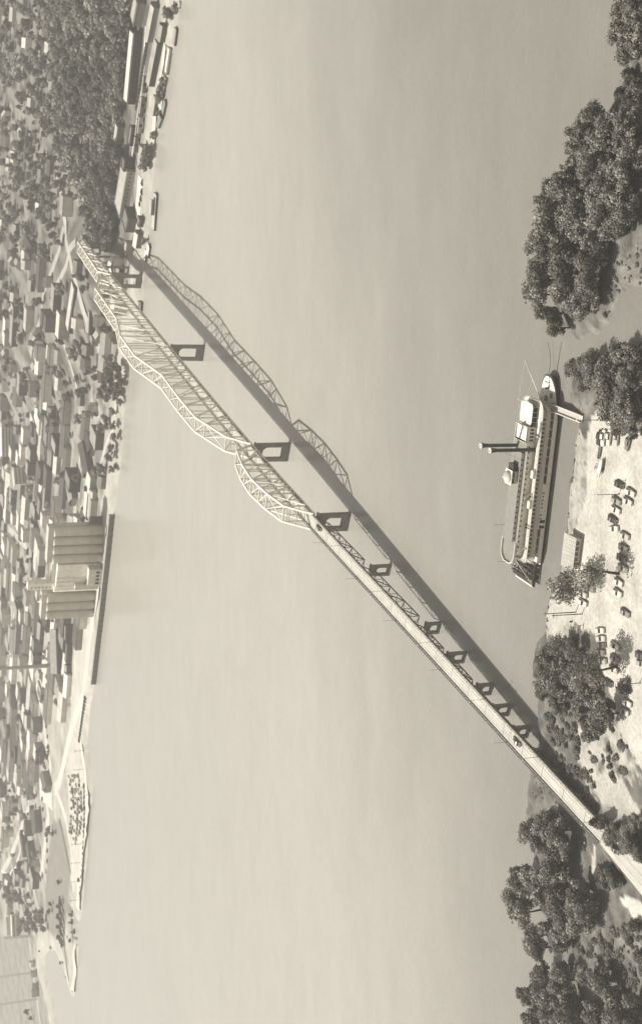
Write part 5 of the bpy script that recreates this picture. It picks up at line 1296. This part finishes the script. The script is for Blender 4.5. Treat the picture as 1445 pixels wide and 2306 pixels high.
for i, (y, x, z, px, py, kd) in enumerate(town):
    gw, gr = random.choice(PAIRS); j = random.randrange(3); rz = E1A+(math.pi/2 if random.random() < (.3 if kd != 'shed' else .12) else 0)+random.uniform(-.05,.05)
    if i < 290 - 0:
        wme, rme = hmesh(kd, j, gw, gr)
        nm = {'house': 'house', 'block': 'town_building', 'shed': 'long_shed'}[kd]
        o = empty(nm, (x, y, z), rz); put('wall', wme, o); put('roof', rme, o)
        what = {'house': 'small gabled house', 'block': 'flat-roofed block', 'shed': 'long shed'}[kd]
        tag(o, '%s with %s roof, %s walls, %s' % (what, tone(gr), tone(gw), zone(py)), {'house': 'house', 'block': 'building', 'shed': 'shed'}[kd], '%s houses %s' % (tone(gr), zone(py)) if kd == 'house' else '%s roofed %ss %s' % (tone(gr), kd, zone(py)))
    else: used_stuff.append((x, y, z, kd, j, gw, gr, rz))
# farther roofs: one mass per tone so the materials stay simple
SM = {}
for (x, y, z, kd, j, gw, gr, rz) in used_stuff:
    w_, r_ = hk(*HK[kd][j])
    for m_, g_, fn in ((w_, gw, wm_), (r_, gr, rm_)):
        mt = fn(g_)
        if mt not in SM: SM[mt] = ([], [])
        V, F = SM[mt]; b = len(V); c_, s_ = math.cos(rz), math.sin(rz)
        V += [(x+a*c_-bb*s_, y+a*s_+bb*c_, z+zz) for a, bb, zz in m_.v]; F += [tuple(b+k for k in f) for f in m_.f]
av = []; af = []; am = []; mats = list(SM)
for mi, mt in enumerate(mats):
    b = len(av); V, F = SM[mt]; av += V; af += [tuple(b+k for k in f) for f in F]; am += [mi]*len(F)
if av:
    me = bpy.data.meshes.new('far_town'); me.from_pydata(av, [], af)
    for mt in mats: me.materials.append(mt)
    me.polygons.foreach_set('material_index', am); me.update()
    tag(link(bpy.data.objects.new('far_town', me)), 'farthest roofs and walls of the town, crowded together inland', 'town', kind='stuff')
# far trees: individual where they show largest, the others as one mass with the wooded bluff
def mass(name, label, cat, items, key):
    cmv = []; cmf = []; att = []; 
    for (x, y, z, h, r, kk, rot) in items:
        me = PROTO[kk][1]; ph_, pr_ = PROTO[kk][2:4]
        n = len(me.vertices); co = np.empty(n*3); me.vertices.foreach_get('co', co); co = co.reshape(-1, 3)
        c_, s_ = math.cos(rot), math.sin(rot); sx = r/pr_; sz = h/ph_
        V = np.stack([x+(co[:,0]*c_-co[:,1]*s_)*sx, y+(co[:,0]*s_+co[:,1]*c_)*sx, z+co[:,2]*sz], 1)
        at_ = np.empty(len(me.polygons)); me.attributes['leaf'].data.foreach_get('value', at_)
        cmv.append(V); cmf.append([tuple(p.vertices) for p in me.polygons]); att.append(at_*random.uniform(.55,1.5)*(.55+.9*float(vnoise(np.array([x]), np.array([y]), 33, 51)[0])))
    me = bpy.data.meshes.new(name); F = []; b = 0
    for V, f in zip(cmv, cmf): F += [tuple(b+k for k in q) for q in f]; b += len(V)
    me.from_pydata(np.vstack(cmv).tolist(), [], F); a = me.attributes.new('leaf', 'FLOAT', 'FACE'); a.data.foreach_set('value', np.concatenate(att).astype(np.float32))
    me.materials.append(M_woodl); me.update()
    return tag(link(bpy.data.objects.new(name, me)), label, cat, kind='stuff')
for i in range(2): far_proto('wood%d' % i, 9, 4.6, 5, 110, 1.25, M_leaf, low=.2)
# cheaper crowns for the masses
for i in range(2):
    L_ = rnd_lobes(rng, 9, 4.6, 6, .2); PROTO['wood%d' % i] = (None, crown_mesh('crown', L_, 170, 1.05, M_leaf, rng, core=False), 9, 4.6)
items = []
c0, c1 = woodP.min(0), woodP.max(0)
stp = 7.6
for gx in np.arange(c0[0], c1[0], stp):
    for gy in np.arange(c0[1], c1[1], stp):
        x = gx+random.uniform(-2.4,2.4); y = gy+random.uniform(-2.4,2.4)
        if not inside(np.array([x]), np.array([y]), woodP)[0] or in_land(x, y, 2): continue
        px, py = proj(x, y, 14)
        if not (40 < px < 330 and -60 < py < 620): continue
        s_ = (x-BM[0])*BA[0]+(y-BM[1])*BA[1]; n_ = abs((x-BM[0])*BN[0]+(y-BM[1])*BN[1])
        if s_ < 650 and n_ < 9: continue
        items.append((x, y, tz(x, y)-1, random.uniform(7, 16), random.uniform(4.2, 8.2), random.choice(['wood0','wood1']), random.uniform(0, 6.28)))
mass('wooded_bluff', 'dense dark wood covering the bluff above the far waterfront', 'wood', items, 0)
rest = []
for i, (y, x, z, px, py) in enumerate(ttrees):
    h = random.uniform(7, 12); r = random.uniform(3.8, 6.2)
    if i < 120:
        kk = random.choice(['far0','far1','far2','fard']); o = empty('broadleaf_tree', (x, y, z-.3), random.uniform(0, 6)); o.scale = (r/5.2, r/5.2, h/10)
        put('trunk', PROTO[kk][0], o); put('crown', PROTO[kk][1], o)
        tag(o, 'round shade tree among the roofs %s' % zone(py), 'tree', 'shade trees %s' % zone(py))
    else: rest.append((x, y, z-.8, h, r, random.choice(['wood0','wood1']), random.uniform(0, 6.28)))
random.seed(23)
for i in range(2600):
    U_ = random.uniform(u0, u1); V_ = random.uniform(v0, v1); x = U_*E1[0]+V_*E2[0]; y = U_*E1[1]+V_*E2[1]
    if y < 880 or y > 1960: continue
    px, py = proj(x, y, 5)
    if not (-40 < px < 300 and -40 < py < 2330): continue
    if random.random() > (0.95 if py < 560 else 0.52 if py < 1000 else 0.22 if py < 1900 else 0.14): continue
    A_, B_ = np.array([x]), np.array([y])
    if not inside(A_, B_, farP)[0] or seg_dist(A_, B_, farL)[0] < 16 or in_land(x, y, 1) or on_way(x, y) or inside(A_, B_, lotP)[0] or (inside(A_, B_, clearP)[0] and random.random() < .8) or inside(A_, B_, wharfP)[0]: continue
    s_ = (x-BM[0])*BA[0]+(y-BM[1])*BA[1]; n_ = abs((x-BM[0])*BN[0]+(y-BM[1])*BN[1])
    if s_ < 650 and n_ < 9: continue
    rest.append((x, y, tz(x, y)-.6, random.uniform(4, 9), random.uniform(2.0, 4.2), random.choice(['wood0','wood1']), random.uniform(0, 6.28)))
mass('town_trees', 'crowd of shade trees among the farthest houses of the town', 'trees', rest, 0)
random.seed(9)
SP = [(183,2055),(176,2068),(170,2230),(165,2190),(140,2172),(122,2136),(96,2160),(110,2205),(120,2235),(128,2290),(186,1995),(190,1940),(193,1900),(200,1850),(204,1800),(196,1700),(156,2020),(158,1960),(160,2110),(150,2188),(152,2205),(146,2160),(135,2150)]
for i in range(16):
    a_ = random.choice(SP); px = a_[0]-random.uniform(2, 9); py = a_[1]+random.uniform(-22, 22); p = at(px, py)
    if p.z < .6 or p.y < 900: continue
    f = random.uniform(.4, 1.0); o = empty('bush', p, random.uniform(0, 6)); o.scale = (f*1.2, f*1.2, f*.7); tag(o, 'low dark scrub on the sandy spits at the downstream end of town', 'bush', 'scrub on the downstream spits'); put('crown', PROTO['bush%d' % (i % 2)][1], o)
for (pa, pb) in (((164,2050),(163,2062)),((163,2070),(164,2082)),((168,2092),(169,2103)),((160,2100),(159,2112)),((152,2118),(150,2130))):
    barge(pa, pb, 2.2, 'small pale houseboat in the marina basin behind the sandy spit', .75, True, 'houseboat')
for (pa, pb, wd, jl) in (((158,2042),(163,2125),1.6,'long plank jetty lying along the basin behind the sandy spit'),((150,2112),(176,2114),2.0,'broad plank jetty crossing the mouth of the marina basin'),((166,2120),(148,2122),1.4,'narrow plank jetty just downstream of the broad one in the basin')):
    a = at(*pa); b = at(*pb); a.z = b.z = .7; q = (a+b)/2; dv = b-a; o = empty('jetty', (q.x, q.y, 0), math.atan2(dv.y, dv.x)); L = dv.length
    tag(o, jl, 'jetty'); MB().box(-L/2,-wd/2,.55,L/2,wd/2,.75).build('walkway', M_wood, o)
    for k in range(6): MB().tube((-L/2+k*L/5,wd/2,-3),(-L/2+k*L/5,wd/2,1.6),.14,.14,6).build('pile', M_black, o)
# cars and small dark things along the downstream levee
fcb = MB().box(-2.3,-.9,.25,2.3,.9,1.0).box(-1.3,-.75,1.0,.9,.75,1.5)
FC = [fcb.mesh('car_body', paint_mats(g)) for g in (.05,.12,.3,.62)]
random.seed(5)
for col in range(6):
    for k in range(15):
        t = k/14; px = 156+col*4.4+9*math.sin(t*2.6)-3*t; py = 1748+t*(150-abs(col-3)*8)
        if random.random() < .34: continue
        p = at(px+random.uniform(-.8,.8), py+random.uniform(-1.5,1.5), .05)
        tag(put('distant_car', random.choice([FC[0],FC[1],FC[2],FC[2],FC[3]]), None, p, E1A+(1.1 if col % 2 else 1.9)), 'distant car in the crowded white riverside lot downstream', 'car', 'distant cars in the riverside lot')
for i in range(13):
    t = i/12; px = 193-t*13; py = 1572+t*95
    p = at(px, py, .02); tag(put('distant_car', FC[i % 2], None, p, E1A+1.2), 'distant dark car in the file parked along the water downstream of the quay', 'car', 'distant cars along the water')
for i in range(20):
    t = i/19; px = 191-t*9+4*math.sin(t*3); py = 1770+t*240
    p = at(px, py, .16); tag(put('distant_car', FC[(i*3) % 4], None, p, E1A+.1), 'distant car parked along the outer river road downstream', 'car', 'distant cars on the outer river road')
for i in range(16):
    t = i/15; px = 103+6*math.sin(t*9); py = 1612+t*350
    p = at(px, py, .18); tag(put('distant_car', FC[(i*5) % 4], None, p, E1A+.3), 'distant car in the broad pale street of the downstream quarter', 'car', 'distant cars in the downstream street')
for i in range(14):
    t = i/13; ftree(141+3*math.sin(i*2.1)+2*t, 2025+t*100, 4+2*math.sin(i)**2, 3, 'small dark tree in the hedgerow between the park and the marina basin', 'hedgerow by the marina', 'fard')
for i in range(9):
    p = at(190-i*1.2, 1690+i*42, .1); o = empty('utility_pole', p); tag(o, 'thin pale pole along the outer river road downstream', 'utility pole', 'poles on the outer river road'); MB().tube((0,0,0),(0,0,9),.22,.14,6).build('pole', M_wood, o); MB().bar((-1,0,8.4),(1,0,8.4),.2).build('crossarm', M_wood, o)
for px, py in ((322,412),(321,432),(319,447),(317,459)):
    p = at(px, py, .02); tag(put('distant_car', FC[0], None, p, E1A+.3), 'distant dark car in the white yard beside the grey warehouse under the bluff', 'car', 'distant cars in the white yard')

# labels that count along the bank for trees that look alike
def count_off(group, text):
    g = [o for o in bpy.data.objects if o.get('group') == group and o.parent is None]
    g.sort(key=lambda o: -proj(*o.location)[1])
    for i, o in enumerate(g):
        if i < len(WORD): o['label'] = text % WORD[i]
count_off('trees in the upstream corner', '%s tree from the downstream side in the farthest upstream corner of the near bank')
count_off('trees beside the bridge approach', '%s dark shrubby tree along the bridge approach, counted from the road end')
count_off('park trees downstream', '%s dark full tree of the downstream park clumps, counted from downstream')
count_off('riverside clump downstream of the bridge', '%s dark tree from downstream in the riverside clump beside the bridge')
count_off('small trees by the approach', '%s small dark tree from downstream in the clump by the bridge approach')
count_off('waterfront trees upstream', '%s small dark tree on the upstream waterfront, counted from the bridge')
count_off('waterfront trees upstream of the silos', '%s dark bushy waterside tree counted from the silos towards the bridge')
count_off('hedgerow by the marina', '%s small dark tree of the marina hedgerow, counted from downstream')
count_off('houseboats in the marina', '%s small pale houseboat from downstream in the basin behind the spit')
# ------------------------------------------------------------------ air
hz = MB().box(-7500,-3400,-6.5,7500,9500,275).build('haze')
hm = bpy.data.materials.new('haze_air'); hm.use_nodes = True; n = hm.node_tree; n.nodes.clear()
ou = n.nodes.new('ShaderNodeOutputMaterial'); vo = n.nodes.new('ShaderNodeVolumePrincipled')
vo.inputs['Color'].default_value = (0.97, 0.93, 0.85, 1); vo.inputs['Density'].default_value = 0.00019; vo.inputs['Anisotropy'].default_value = 0.3
n.links.new(vo.outputs[0], ou.inputs['Volume']); hz.data.materials.append(hm)
tag(hz, 'thin pale haze in the air over the river', 'haze', kind='stuff')
